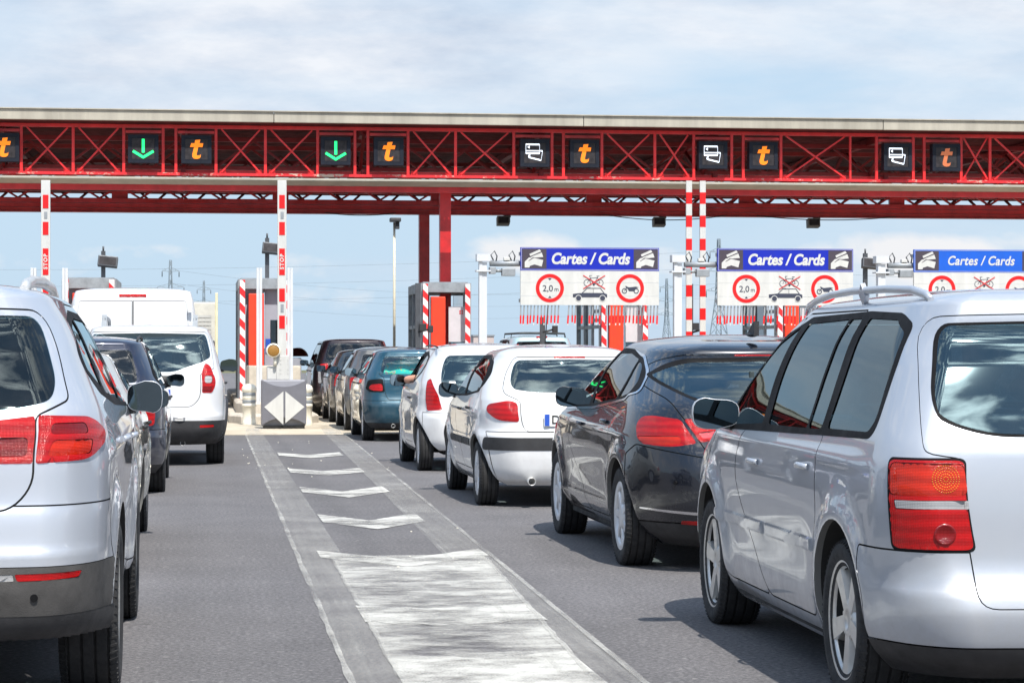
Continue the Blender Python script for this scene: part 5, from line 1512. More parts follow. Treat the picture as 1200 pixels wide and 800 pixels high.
def stripes_mat():
    """red and white hazard stripes at 45 degrees"""
    m, nt, b = nodes_of('hazard_stripes')
    tc = nt.nodes.new('ShaderNodeTexCoord'); sp = nt.nodes.new('ShaderNodeSeparateXYZ'); link(nt, tc, 'Object', sp, 'Vector')
    a = mathn(nt, 'ADD', (mathn(nt, 'MULTIPLY', (sp, 'X'), 1.0), 'Value'), (sp, 'Z'))
    a = mathn(nt, 'ADD', (a, 'Value'), (sp, 'Y'))
    f = mathn(nt, 'FRACT', (mathn(nt, 'MULTIPLY', (a, 'Value'), 3.0), 'Value'))
    g = mathn(nt, 'GREATER_THAN', (f, 'Value'), .5)
    n = noise(nt, 7, 5); r = ramp(nt, n, 'Fac', [(.3, .88), (.7, 1.06)])
    x = mixc(nt, (g, 'Value'), (.66, .015, .018), (.66, .66, .66))
    y = mixc(nt, 1., (x, 2), (r, 'Color'), 'MULTIPLY')
    link(nt, y, 2, b, 'Base Color'); b.inputs['Roughness'].default_value = .45
    return m

def build_booths():
    hz = stripes_mat()
    def booth(cx, y0, label, style):
        t = empty('toll_booth', (cx, y0, .38), 0, label, 'toll booth', 'toll booths on the traffic islands')
        for sg in (-1, 1):
            m = MB(); m.box(sg * .47 - .055, sg * .47 + .055, 0, .05, 0, 2.48); m.box(sg * .47 - .055, sg * .47 + .055, .052, .12, 0, 2.46); m.build('striped_post', hz, t)
        m = MB(); m.box(-.34, -.02, .06, .30, 0, 2.2, .02); m.build('guard_panel', M['orange_red'], t)
        m = MB()
        m.box(-.56, .56, .14, 3.4, 2.30, 2.50); m.box(-.50, .50, .3, 3.3, 2.503, 2.53); m.build('roof', M['galv'], t)
        m = MB()
        for x in (-.53, .53):
            for y in (.18, 1.2, 2.3, 3.36): m.box(x - .03, x + .03, y - .03, y + .03, 0, 2.30)
        m.build('frame', M['galv'], t)
        if style == 'panel':
            m = MB(); m.box(0, .50, .35, .40, 0, 2.30); m.box(-.50, -.02, .35, .40, 0, 2.297); m.build('front_wall', M['booth_grey'], t)
            m = MB(); m.box(.12, .34, .335, .349, 1.0, 1.65, .005); m.build('window', M['booth_glass'], t)
            m = MB(); m.box(.02, .12, .33, .348, .95, 1.25); m.build('notice', M['plate_blue'], t)
            m = MB(); m.box(.40, .46, .33, .348, .9, 1.5); m.build('notice', M['sign_white'], t)
        else:
            m = MB(); m.box(.08, .50, .35, .40, 1.2, 1.98); m.build('front_wall', M['booth_pale'], t)
            m = MB(); m.box(.08, .50, .36, .38, .25, 1.2); m.build('window', M['booth_glass'], t)
            m = MB()
            for k in range(4):
                mt = Matrix.Translation((.36, .343, 1.86)) @ Matrix.Rotation(k * PI / 2 + .785, 4, 'Y')
                m.box(.02, .05, 0, .004, -.016, .016, 0, mt)
            m.build('notice', M['sign_red'], t)
        m = MB()
        for x in (-.53, .53):
            m.box(x - .012, x + .012, .24, 3.3, 0, .95)
            m.box(x - .02, x + .02, .24, 3.3, .98, 1.04); m.box(x - .02, x + .02, .24, 3.3, 1.5, 1.58)
            for k in range(3): m.box(x - .015, x + .015, .24, 1.15, 1.65 + k * .2, 1.73 + k * .2)
        m.build('side_guard', M['galv_dark'] if style == 'panel' else M['galv'], t)
        m = MB()
        for x in (-.505, .505): m.box(x - .006, x + .006, 1.25, 3.3, 1.04, 2.3)
        m.build('side_window', M['booth_glass'], t)
        m = MB(); m.box(-.45, .45, 1.3, 2.2, 0, 1.05, .02); m.build('counter', M['booth_pale'], t)
        return t
    b1 = booth(-2.30, 50.3, 'grey toll booth roof behind the white van, under the left lamp mast', 'panel')
    booth(1.34, 50.3, 'toll booth with orange red panel behind the grey diamond barrier cabinet', 'panel')
    booth(5.40, 52.6, 'toll booth with orange red panel beside the two tall red columns', 'open')
    booth(9.40, 52.6, 'toll booth seen below the fringe of the nearest blue cards sign', 'open')
    booth(13.42, 52.6, 'toll booth mostly hidden behind the roof of the silver people carrier', 'open')
    # hood over the pay machine, right of the booth with the diamond cabinet
    t = empty('pay_machine', (2.18, 54.6, 0), 0, 'pay machine with a curved white and dark red hood beside the dark minivan', 'pay machine')
    m = MB(); m.box(-.12, .10, 0, .4, .38, 1.22, .02); m.build('cabinet', M['booth_grey'], t)
    m = MB(); n = 12; vs = []
    for i in range(n + 1):
        a = PI * (.08 + .84 * i / n)
        for y in (-.15, .55): vs.append((-.26 * math.cos(a), y, 1.20 + .26 * math.sin(a)))
    m.add(vs, [(2 * i, 2 * i + 1, 2 * i + 3, 2 * i + 2) for i in range(n)], True); m.build('hood', M['white_steel'], t)
    m = MB(); vs2 = [(x * .98, y + .004 if y < 0 else y - .004, z - .012) for x, y, z in vs]
    m.add(vs2, [(2 * i, 2 * i + 1, 2 * i + 3, 2 * i + 2) for i in range(n)], True)
    k = len(vs2); m.add([v for v in vs2 if v[1] > .2], [list(range(n + 1))]); m.build('hood_lining', M['dark_red'], t)

def build_barriers():
    lab = ['raised red and white STOP barrier arm rising behind the silver SUV', 'raised red and white STOP barrier arm above the grey cabinet with white diamond']
    first = None
    def barrier():
        t = empty('toll_barrier', (0, 0, 0), 0, None, 'barrier', 'raised STOP barriers')
        # cabinet with a concave front
        m = MB(); n = 12
        m.box(-.40, .38, .16, .62, .04, .86, .02); m.build('cabinet', M['cab_pale'], t)
        m = MB(); top = [(-.39 + .78 * i / n, .86 - .12 * (1 - (2 * i / n - 1)**2)) for i in range(n + 1)]
        bot = [(-.39 + .78 * i / n, .07 + .13 * (1 - (2 * i / n - 1)**2)) for i in range(n + 1)]
        vs = [(x, .02 + .06 * (2 * i / n - 1)**2 * 0, z) for i, (x, z) in enumerate(top)] + [(x, .02, z) for x, z in bot]
        vs2 = [(x, .155, z) for x, y, z in vs]; k = n + 1
        fs = [(i, i + 1, k + i + 1, k + i) for i in range(n)]
        fs += [tuple(2 * k + j for j in f[::-1]) for f in fs]
        fs += [(i, 2 * k + i, 2 * k + i + 1, i + 1) for i in range(n)] + [(k + i, k + i + 1, 3 * k + i + 1, 3 * k + i) for i in range(n)]
        fs += [(0, k, 3 * k, 2 * k), (n, 2 * k + n, 3 * k + n, k + n)]
        m.add(vs + vs2, fs); m.build('front_shield', M['cab_grey'], t)
        for sg in (-1, 1):
            m = MB(); m.prism([(sg * .018, .66), (sg * .355, .385), (sg * .018, .07 if sg < 0 else .10)] if sg > 0 else [(sg * .018, .66), (sg * .355, .385), (sg * .018, .07)], .012, .017); m.build('diamond', M['sign_white'], t)
        m = MB()
        for i in range(5): m.box(-.2 + i * .1, -.16 + i * .1, -.0, .06, .0, .035)
        m.box(-.36, .36, .05, .6, 0, .05); m.build('base_plate', M['under'], t)
        # head and arm
        m = MB(); m.box(-.30, -.04, .20, .45, .86, 1.10, .02); m.box(-.135, .095, .18, .3, .86, 1.30, .015)
        for z in (.98, 1.05, 1.15, 1.22):
            for x in (-.06, .07): m.rod((x, .172, z), (x, .18, z), .014, 8)
        m.build('arm_clamp', M['sign_white'], t)
        a = MB(); a.box(-.115, .045, .20, .26, 1.30, 4.40, .008); arm = a.build('arm', M['sign_white'], t)
        for z0, z1 in ((3.90, 4.14), (3.43, 3.66), (2.72, 3.19), (2.25, 2.48), (1.77, 2.00)):
            m = MB(); m.box(-.085, .015, .194, .198, z0, z1); m.build('red_block', M['sign_red'], arm)
        for z0, z1 in ((3.72, 3.84), (2.06, 2.20)):
            m = MB(); m.box(-.06, -.005, .194, .198, z0, z1); m.build('arm_label', M['galv'], arm)
        text_obj('stop_lettering', 'STOP', .095, M['sign_white'], arm, (-.035, .192, 2.955), rot=(PI / 2, -PI / 2, 0), offset=.004, space=1.3)
        # flashing lamp
        m = MB(); m.lathe([(.0, .16), (.13, .16), (.13, .08), (.105, .075)], 28, 'Y', (-.19, 0, 1.38)); m.rod((-.16, .15, 1.10), (-.16, .15, 1.26), .03, 10); o = m.build('warning_lamp', M['cream'], t)
        m = MB(); m.lathe([(.105, .09), (.07, .075), (0, .07)], 28, 'Y', (-.19, 0, 1.38)); m.build('lamp_lens', mat('amber_dark', (.30, .15, .03), .3), o)
        return t
    b = barrier(); b.location = (1.47, 42.4, 0); b['label'] = lab[1]
    c = copy_tree(b); c.location = (-2.69, 42.9, 0); c['label'] = lab[0]
    # bollards either side of the cabinets
    m = MB(); bt = empty('bollard', (0, 0, 0), 0, None, 'bollard', 'cream bollards beside the barrier cabinets')
    m.lathe([(.13, 0), (.13, .05), (.122, .06), (.122, .33), (.135, .34), (.135, .38), (.122, .39), (.122, .48), (.128, .49), (.128, .52), (.122, .53), (.122, .60), (.14, .62), (.14, .68), (.115, .73), (.06, .755), (0, .76)], 24); m.build('post', M['cream'], bt)
    for z in (.40, .535):
        m = MB(); m.lathe([(.1235, z), (.1255, z + .004), (.1255, z + .056), (.1235, z + .06)], 24); m.build('reflective_band', M['galv'], bt)
    bt.location = (.90, 44.9, 0); bt['label'] = 'cream bollard with grey bands left of the diamond cabinet'
    for x, y, l in ((1.93, 44.5, 'cream bollard with grey bands right of the diamond cabinet, half hidden'),):
        q = copy_tree(bt); q.location = (x, y, 0); q['label'] = l
    # concrete block behind the diamond cabinet
    m = MB(); m.box(.92, 2.0, 48.2, 49.0, .38, 1.08, .04)
    tag(m.build('crash_block', M['concrete_block']), 'pale concrete block on the island behind the diamond barrier cabinet', 'concrete block')
    # white square posts
    k = 0
    for x, z, l in ((-3.20, 2.98, 'left white post of the pair behind the silver SUV'), (-2.60, 2.98, 'right white post of the pair, beside the white van'), (1.14, 3.0, 'slim white post left of the barrier arm, beside the orange red panel'), (1.74, 3.0, 'slim white post right of the barrier arm above the cabinet')):
        m = MB(); m.box(x - .055, x - .005, 46.95, 47.05, 0, z, .004); m.box(x + .0, x + .055, 46.96, 47.04, 0, z - .004, .004)
        tag(m.build('white_post', M['white_steel']), l, 'post', 'white posts beside the barriers')
    # thin striped arms right of the signs
    for i, (x, l) in enumerate(((9.70, 'left of two slender red and white striped arms between the cards signs'), (9.98, 'right of two slender red and white striped arms between the cards signs'))):
        t = empty('striped_arm', (x, 47, 0), 0, l, 'barrier', 'slender striped barrier arms')
        m = MB()
        for k in range(15):
            z0 = 1.3 + k * .232
            m.use(k % 2); m.box(-.058, .058, -.03, .03, z0, z0 + .232)
        m.build('arm', [M['sign_white'], M['sign_red']], t)
        m = MB(); m.box(-.1, .1, -.1, .12, .38, 1.3, .02); m.build('arm_base', M['cab_grey'], t)

def build_signs():
    def sign(blue, style):
        t = empty('lane_sign', (0, 0, 0), 0, None, 'sign', 'overhead cards lane signs')
        W = 2.71; H = 1.11
        # slatted white panel
        m = MB()
        for z0, z1 in ((0, .17), (.174, .43), (.434, .66)): m.box(0, W, 0, .06, z0, z1)
        pn = m.build('panel', M['sign_white'], t)
        m = MB(); m.box(0, W, -.004, .06, .664, 1.11); bl = m.build('blue_panel', blue, t)
        m = MB()
        for a, b_, c, d in ((.015, W - .015, 1.092, 1.098), (.015, W - .015, .678, .684), (.015, .021, .684, 1.092), (W - .021, W - .015, .684, 1.092)): m.box(a, b_, -.0065, -.0045, c, d)
        m.build('border', M['sign_white'], bl)
        if style: text_obj('lettering', 'Cartes / Cards', .285, M['sign_white'], bl, (W / 2, -.007, .885), shear=.22, offset=.010, extrude=.001, scale=(.90, 1.04, 1))
        else: text_obj('lettering', 'Cartes / Cards', .25, M['sign_white'], bl, (W / 2, -.007, .885), shear=.25, offset=.006, extrude=.001, space=1.06, scale=(.86, 1, 1))
        for x0 in (.03, W - .50):
            m = MB(); m.box(x0, x0 + .475, -.008, -.005, .70, 1.08); ic = m.build('hand_icon', M['sign_plum'], bl)
            f = MB()
            def pl(pts, y): f.prism([(x0 + px, 1.08 - py) for px, py in pts], y - .002, y)
            pl([(.14, .10), (.34, .01), (.37, .05), (.16, .14)], -.0085)
            pl([(.17, .155), (.38, .07), (.41, .155), (.27, .17)], -.0085)
            pl([(.05, .36), (.05, .25), (.13, .17), (.22, .155), (.12, .23), (.13, .235), (.23, .175), (.41, .215), (.38, .34), (.24, .30), (.15, .33), (.14, .36)], -.0085)
            f.build('hand_figure', M['sign_white'], ic)
        def ring(cx, cz, r0, r1, y, mt, name, par, n=40):
            m = MB(); vs = []
            for i in range(n):
                a = 2 * PI * i / n
                vs += [(cx + r0 * math.cos(a), y, cz + r0 * math.sin(a)), (cx + r1 * math.cos(a), y, cz + r1 * math.sin(a)), (cx + r1 * math.cos(a), y - .003, cz + r1 * math.sin(a)), (cx + r0 * math.cos(a), y - .003, cz + r0 * math.sin(a))]
            fs = []
            for i in range(n):
                j = (i + 1) % n
                for p, q in ((0, 1), (1, 2), (2, 3), (3, 0)): fs.append((4 * i + p, 4 * j + p, 4 * j + q, 4 * i + q))
            m.add(vs, fs); return m.build(name, mt, par)
        for cx in (.57, 2.14): ring(cx, .325, .205, .275, -.001, M['sign_red'], 'red_ring', pn)
        text_obj('lettering', '2,0', .17, M['sign_ink'], pn, (.53, -.003, .315), extrude=.001, offset=.001)
        text_obj('lettering', 'm', .12, M['sign_ink'], pn, (.70, -.003, .30), extrude=.001)
        m = MB(); m.prism([(.535, .515), (.605, .515), (.57, .475)], -.004, -.001); m.prism([(.535, .135), (.605, .135), (.57, .175)], -.004, -.001); m.build('arrow_mark', M['sign_ink'], pn)
        # car under a crossed-out bicycle
        m = MB()
        m.prism([(1.02, .17), (1.02, .215), (1.10, .225), (1.21, .235), (1.62, .235), (1.69, .21), (1.69, .15), (1.02, .15)], -.004, -.001)
        for a, b_ in (((1.20, .23), (1.30, .325)), ((1.30, .325), (1.56, .325)), ((1.56, .325), (1.63, .23)), ((1.42, .23), (1.42, .325)), ((1.36, .335), (1.29, .325))): m.bar((a[0], -.0025, a[1]), (b_[0], -.0025, b_[1]), .003, .014)
        m.build('car_figure', M['sign_ink'], pn)
        for cx in (1.13, 1.60):
            m = MB(); m.rod((cx, -.004, .135), (cx, -.008, .135), .062, 20); m.build('wheel_figure', M['sign_white'], pn)
            m = MB(); m.rod((cx, -.0085, .135), (cx, -.011, .135), .05, 20); m.build('wheel_figure', M['sign_ink'], pn)
        for cx in (1.30, 1.55): ring(cx, .43, .058, .068, -.001, M['sign_ink'], 'bicycle_wheel', pn, 24)
        m = MB()
        for a, b_ in (((1.30, .43), (1.36, .52)), ((1.36, .52), (1.50, .53)), ((1.50, .53), (1.55, .43)), ((1.36, .52), (1.43, .40)), ((1.50, .53), (1.43, .40)), ((1.43, .40), (1.55, .43)), ((1.36, .52), (1.345, .57)), ((1.345, .57), (1.39, .57)), ((1.50, .53), (1.51, .56)), ((1.48, .56), (1.54, .56))): m.bar((a[0], -.0025, a[1]), (b_[0], -.0025, b_[1]), .003, .009)
        m.rod((1.43, -.001, .395), (1.43, -.005, .395), .02, 12); m.build('bicycle_figure', M['sign_ink'], pn)
        m = MB(); m.bar((1.22, -.009, .575), (1.65, -.009, .315), .003, .014); m.bar((1.22, -.0125, .315), (1.65, -.0125, .575), .003, .014); m.build('red_cross', M['sign_red'], pn)
        # motorcycle
        for cx in (2.03, 2.26): ring(cx, .275, .035, .052, -.001, M['sign_ink'], 'motorcycle_wheel', pn, 24)
        m = MB(); m.prism([(2.05, .36), (2.13, .345), (2.25, .36), (2.31, .345), (2.25, .325), (2.23, .27), (2.12, .27), (2.09, .32), (2.06, .335)], -.004, -.001)
        m.bar((2.03, -.0025, .275), (2.09, -.0025, .35), .003, .014); m.bar((2.05, -.0025, .37), (2.09, -.0025, .35), .003, .012); m.build('motorcycle_figure', M['sign_ink'], pn)
        # hanging fringe
        gone = {12, 13, 17, 19, 24}
        for i in range(41):
            if i in gone: continue
            rr = random.Random(i); x = .0 + i * (W - .03) / 40
            dx = rr.uniform(-.012, .012) - .015
            m = MB(); m.use(0); m.bar((x + .01, .03, -.01), (x + .01 + dx * .55, .03, -.20), .026, .016, (0, 1, 0)); m.use(1); m.bar((x + .01 + dx * .55, .03, -.2005), (x + .01 + dx, .03, -.33 - rr.uniform(0, .04)), .030, .020, (0, 1, 0))
            if i % 3 != 0: m.use(2); m.bar((x + .01 + dx, .03, -.3505), (x + .01 + dx, .03, -.385), .022, .016, (0, 1, 0))
            m.build('fringe_strip', [M['galv'], M['sign_red'], M['sign_white']], t)
        m = MB()
        m.box(-.02, W + .02, .065, .12, .05, .12); m.box(-.02, W + .02, .065, .12, .95, 1.02); m.build('back_rail', M['galv'], t)
        return t
    s1 = sign(M['sign_blue'], True)
    s1.location = (6.11, 45.6, 2.26); s1['label'] = 'blue and white cards sign left of the two slender striped arms'
    s2 = copy_tree(s1); s2.location = (9.98, 45.6, 2.26); s2['label'] = 'blue and white cards sign just right of the two slender striped arms'
    s3 = sign(M['sign_bright_blue'], False)
    s3.location = (13.92, 45.6, 2.26); s3['label'] = 'brighter blue cards sign at the far right above the silver people carrier'
    # supports
    def support(loc, label):
        t = empty('sign_support', loc, 0, label, 'sign post', 'posts carrying the cards signs')
        m = MB(); m.box(-.08, -.02, -.07, .09, 0, 3.1); m.box(-.018, .07, -.06, .08, 0, 3.08); m.box(-.13, .13, -.11, .13, 3.1, 3.24); m.box(-.14, .14, -.12, .14, 2.9, 2.93); m.build('post', M['white_steel'], t)
        m = MB(); m.rod((.13, 0, 3.06), (.92, 0, 3.06), .055, 12); m.rod((.8, 0, 3.06), (1.3, .06, 3.0), .05, 10); m.build('cross_tube', M['galv'], t)
        m = MB()
        for x in (.2, .55):
            m.tube([(x + .0, -.02, 3.12), (x - .05, -.03, 3.22), (x + .02, -.03, 3.3), (x + .07, -.02, 3.2), (x + .05, -.02, 3.1)], .014, 6)
        m.build('cable_loop', M['galv_dark'], t)
        m = MB(); m.box(.12, .24, -.10, .10, 2.86, 2.99, .01); m.box(.36, .62, -.08, .08, 2.82, 2.97, .015); m.rod((.24, 0, 2.92), (.36, 0, 2.92), .03, 8); m.build('camera', M['galv'], t)
        m = MB(); m.box(.40, .52, -.05, .05, 3.115, 3.18, .01); m.build('junction_box', M['sign_white'], t)
        return t
    p = support((5.40, 45.75, .0), 'white post with tubular bracket and camera, left of the first cards sign')
    q = copy_tree(p); q.location = (9.22, 45.75, 0); q['label'] = 'white post with tubular bracket behind the slender striped arms'
    q = copy_tree(p); q.location = (13.30, 45.75, 0); q['label'] = 'white post with tubular bracket left of the bright blue cards sign'

def build_masts():
    def mast(x, y, h, label, pole, name='lamp_mast', flip=1):
        t = empty(name, (x, y, 0), 0, label, 'lamp mast', 'floodlight masts by the booths')
        m = MB(); m.box(-.045, .045, -.045, .045, 0, h - .1); m.rod((0, 0, h - .1), (0, 0, h), .02, 8); m.build('pole', pole, t)
        m = MB(); mt = Matrix.Translation((.10 * flip, -.12, h - .34)) @ Matrix.Rotation(R_(-14), 4, 'X') @ Matrix.Rotation(R_(6 * flip), 4, 'Y')
        m.box(-.21, .21, -.08, .08, -.11, .12, .02, mt); o = m.build('floodlight', M['galv_dark'], t)
        m = MB(); m.box(-.18, .18, -.085, -.0805, -.08, .09, 0, mt); m.build('lamp_glass', M['disp_face'], o)
        m = MB(); m.bar((0, 0, h - .22), (.06 * flip, -.08, h - .26), .05, .05); m.build('bracket', pole, t)
    mast(-2.07, 52, 3.62, 'dark floodlight mast above the grey booth roof at the left', M['galv_dark'])
    mast(1.43, 52, 3.92, 'dark floodlight mast behind the STOP barrier arm above the cabinet', M['galv_dark'], flip=1)
    mast(14.75, 52, 3.66, 'dark floodlight mast between the second and third cards signs', M['galv_dark'])
    t = empty('camera_mast', (5.64, 70, 0), 0, 'tall thin cream mast with a small camera, left of the red columns', 'camera mast')
    m = MB(); m.rod((0, 0, 0), (0, 0, 5.15), .045, 12, .035); m.build('pole', mat('cream_pole', (.62, .57, .45), .5), t)
    m = MB(); m.box(-.14, .18, -.3, .1, 5.16, 5.28, .03); m.box(.02, .14, -.2, -.05, 4.95, 5.16, .02); m.build('camera', M['galv_dark'], t)
    for x, y, h, l in ((4.28, 47.3, 2.72, 'dark sensor post with small boxes left of the columns'), (6.78, 47.3, 2.05, 'dark sensor post below the first cards sign'), (9.98, 48.2, 2.75, 'dark sensor post between the slender striped arms')):
        t = empty('sensor_post', (x, y, 0), 0, l, 'sensor post', 'dark sensor posts by the lanes')
        m = MB(); m.box(-.05, .05, -.04, .04, 0, h); m.build('post', M['galv_dark'], t)
        m = MB(); m.box(.02, .16, -.12, -.04, h - .95, h - .80, .01); m.box(-.14, .0, -.14, -.05, 1.2, 1.4, .02); m.rod((0, -.03, 1.75), (.2, -.03, 1.8), .02, 8); m.box(.2, .3, -.09, .05, 1.74, 1.88, .01); m.build('sensor', M['plastic'], t)

def build_canopy():
    t = empty('toll_canopy', (0, 53, 0), 0, 'long red steel toll canopy with braced truss, pale fascia and red columns', 'canopy')
    x0, x1 = -26, 42
    # local y: 0 at y=53
    m = MB(); m.box(x0, x1, -.1, 14.0, 6.50, 6.60); m.build('roof', M['roofing'], t)
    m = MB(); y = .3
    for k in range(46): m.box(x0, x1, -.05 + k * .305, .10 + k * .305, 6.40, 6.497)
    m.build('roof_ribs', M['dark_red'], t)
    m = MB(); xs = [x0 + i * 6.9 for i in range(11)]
    for a, b in zip(xs[:-1], xs[1:]): m.box(a + .006, b - .006, -.20, -.105, 6.40, 6.63, .012)
    m.box(x0, x1, -.24, -.02, 6.632, 6.655); m.build('fascia', M['fascia'], t)
    m = MB(); m.box(x0, x1, 14.0, 14.1, 6.32, 6.62); m.build('rear_fascia', M['dark_red'], t)
    def rod(name, a, b, w, h, mt): m = MB(); m.bar(a, b, w, h); return m.build(name, mt, t)
    yf = .40
    rod('top_chord', (x0, yf, 6.335), (x1, yf, 6.335), .10, .075, M['red_truss']); rod('bottom_chord', (x0, yf, 5.285), (x1, yf, 5.285), .14, .06, M['red_worn'])
    rod('lower_rail', (x0, yf + .35, 5.345), (x1, yf + .35, 5.345), .06, .12, M['red_steel'])
    rod('upper_beam', (x0, yf + .05, 6.395), (x1, yf + .05, 6.395), .2, .03, M['dark_red'])
    post = [-3.9, -2.78, -1.68, -.82, -.54, .34, 1.43, 2.59, 3.42, 3.71, 4.61, 5.68, 7.0, 7.87, 8.13, 9.01, 10.23, 11.13, 12.01, 12.28, 13.16, 14.79, 15.41, 16.28, 16.54, 17.42, 18.11, 19.4, 20.3, 20.6, 21.5]
    post = [-8.2, -7.1, -6.0, -5.1, -4.8] + post
    for x in post: rod('truss_post', (x, yf, 5.31), (x, yf, 6.30), .062 if x not in (14.79,) else .045, .06, M['red_truss'])
    for a, b in ((-.82, -1.68), (-.54, .34), (2.59, 3.42), (3.71, 4.61), (7.0, 7.87), (8.13, 9.01), (11.13, 12.01), (12.28, 13.16), (15.41, 16.28), (16.54, 17.42), (-4.8, -3.9), (-6.0, -5.1)):
        rod('display_rail', (min(a, b) + .04, yf, 6.215), (max(a, b) - .04, yf, 6.215), .05, .06, M['red_truss'])
    for a, b in ((-3.9, -2.78), (-2.78, -1.68), (.34, 1.43), (1.43, 2.59), (4.61, 5.68), (5.68, 7.0), (9.01, 10.23), (10.23, 11.13), (13.16, 14.79), (17.42, 18.11), (18.11, 19.4), (-8.2, -7.1), (-7.1, -6.0), (19.4, 20.3)):
        d = .12 if b - a > .8 else .06
        rod('truss_brace', (a + d, yf - .01, 6.29), (b - d, yf - .01, 5.34), .042, .036, M['red_truss'])
        rod('truss_brace', (a + d, yf + .045, 5.34), (b - d, yf + .045, 6.29), .042, .036, M['red_truss'])
        for x in (a + d + .03, b - d - .03):
            m = MB(); m.box(x - .07, x + .07, yf + .072, yf + .084, 5.31, 5.41); m.build('gusset_plate', M['red_truss'], t)
    # inner trusses and purlins, in the shade of the roof
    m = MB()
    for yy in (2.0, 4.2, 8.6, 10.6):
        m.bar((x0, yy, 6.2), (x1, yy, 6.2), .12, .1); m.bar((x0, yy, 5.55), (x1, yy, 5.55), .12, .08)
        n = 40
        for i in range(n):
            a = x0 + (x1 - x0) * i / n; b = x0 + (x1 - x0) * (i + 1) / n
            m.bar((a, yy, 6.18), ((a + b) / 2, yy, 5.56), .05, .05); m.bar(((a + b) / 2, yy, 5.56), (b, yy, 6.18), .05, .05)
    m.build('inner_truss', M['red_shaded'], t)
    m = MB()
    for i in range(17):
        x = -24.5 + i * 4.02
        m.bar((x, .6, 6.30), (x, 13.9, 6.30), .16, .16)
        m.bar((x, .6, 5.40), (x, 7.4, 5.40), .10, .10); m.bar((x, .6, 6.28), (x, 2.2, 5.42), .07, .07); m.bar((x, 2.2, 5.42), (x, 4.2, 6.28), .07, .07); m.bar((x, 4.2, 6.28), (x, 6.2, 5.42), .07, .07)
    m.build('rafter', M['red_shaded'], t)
    # bottom zigzag lacing under the front truss
    m = MB(); n = 62
    for i in range(n):
        a = x0 + (x1 - x0) * i / n; b = x0 + (x1 - x0) * (i + 1) / n
        m.bar((a, yf, 5.24), ((a + b) / 2, yf + 1.2, 5.24), .045, .045); m.bar(((a + b) / 2, yf + 1.2, 5.24), (b, yf, 5.24), .045, .045)
        m.bar(((a + b) / 2, yf + .4, 5.26), ((a + b) / 2 + .18, yf + .45, 5.02), .05, .05)
    m.build('lacing', M['red_steel'], t)
    # pale gutter beam below
    m = MB(); m.prism([(-.40, 5.165), (-.40, 5.12), (-.36, 5.105), (.06, 5.03), (.06, 5.06), (-.30, 5.165)], x0, x1, 'YZ'); m.build('gutter', M['gutter'], t)
    m = MB(); m.bar((x0, .12, 4.965), (x1, .12, 4.965), .10, .125); m.build('gutter_beam', M['red_steel'], t)
    # rear truss and heavy girder
    yr = 7.5
    rod('rear_mid_rail', (x0, yr + .1, 5.38), (x1, yr + .1, 5.38), .08, .045, M['red_steel']); rod('rear_top_chord', (x0, yr, 5.53), (x1, yr, 5.53), .14, .08, M['red_steel'])
    for z, h, d in ((5.13, .12, 0), (5.005, .11, .05), (4.895, .09, .02), (4.84, .014, -.05)): rod('rear_girder', (x0, yr + d, z), (x1, yr + d, z), .3, h, M['red_steel'])
    m = MB(); mu = MB(); ml = MB(); n = 68
    for i in range(n):
        a = x0 + (x1 - x0) * i / n; b = x0 + (x1 - x0) * (i + 1) / n
        m.bar((a, yr, 5.50), ((a + b) / 2, yr, 5.19), .05, .05); m.bar(((a + b) / 2, yr, 5.19), (b, yr, 5.50), .05, .05)
        if i % 4 == 0: m.box(a - .2, a + .2, yr - .06, yr + .06, 5.19, 5.50)
        ml.bar((a + .3, yr + 1.6, 5.60), ((a + b) / 2 + .3, yr + 1.6, 5.15), .06, .06); ml.bar(((a + b) / 2 + .3, yr + 1.6, 5.15), (b + .3, yr + 1.6, 5.60), .06, .06)
        mu.bar((a, yr + .2, 6.3), (b, yr + .2, 5.56), .05, .05); mu.bar((a, yr + .3, 5.56), (b, yr + .3, 6.3), .05, .05)
    m.build('rear_lattice', M['red_steel'], t); mu.build('upper_lattice', M['dark_red'], t); ml.build('far_lattice', M['dark_red'], t)
    for x, y, z, wd in ((5.525, 1.2, 5.22, .25), (5.63, 7.5, 4.83, .26), (-12, 1.2, 5.22, .25), (-12, 7.5, 4.83, .26), (23, 1.2, 5.22, .25), (23, 7.5, 4.83, .26)):
        m = MB(); m.box(x - wd / 2, x - wd / 2 + .03, y - .13, y + .13, .36, z); m.box(x + wd / 2 - .03, x + wd / 2, y - .13, y + .13, .36, z); m.box(x - wd / 2 + .03, x + wd / 2 - .03, y - .128, y + .1, .36, z); m.box(x - .25, x + .25, y - .25, y + .25, .30, .36)
        m.build('column', M['red_steel'], t)
    # cables slung below the gutter and the girder
    for xa, xb, y, z, sag in ((10.2, 13.4, 7.2, 4.86, .13), (3.1, 4.9, 7.3, 4.86, .06), (14.2, 17.9, 7.2, 4.86, .10), (-4.5, -1.2, .2, 4.93, .05)):
        m = MB(); m.tube([(lerp(xa, xb, i / 14), y, z - sag * 4 * (i / 14) * (1 - i / 14)) for i in range(15)], .012, 5, False); m.build('cable', M['plastic'], t)
    # floodlights under the girder
    fl = None
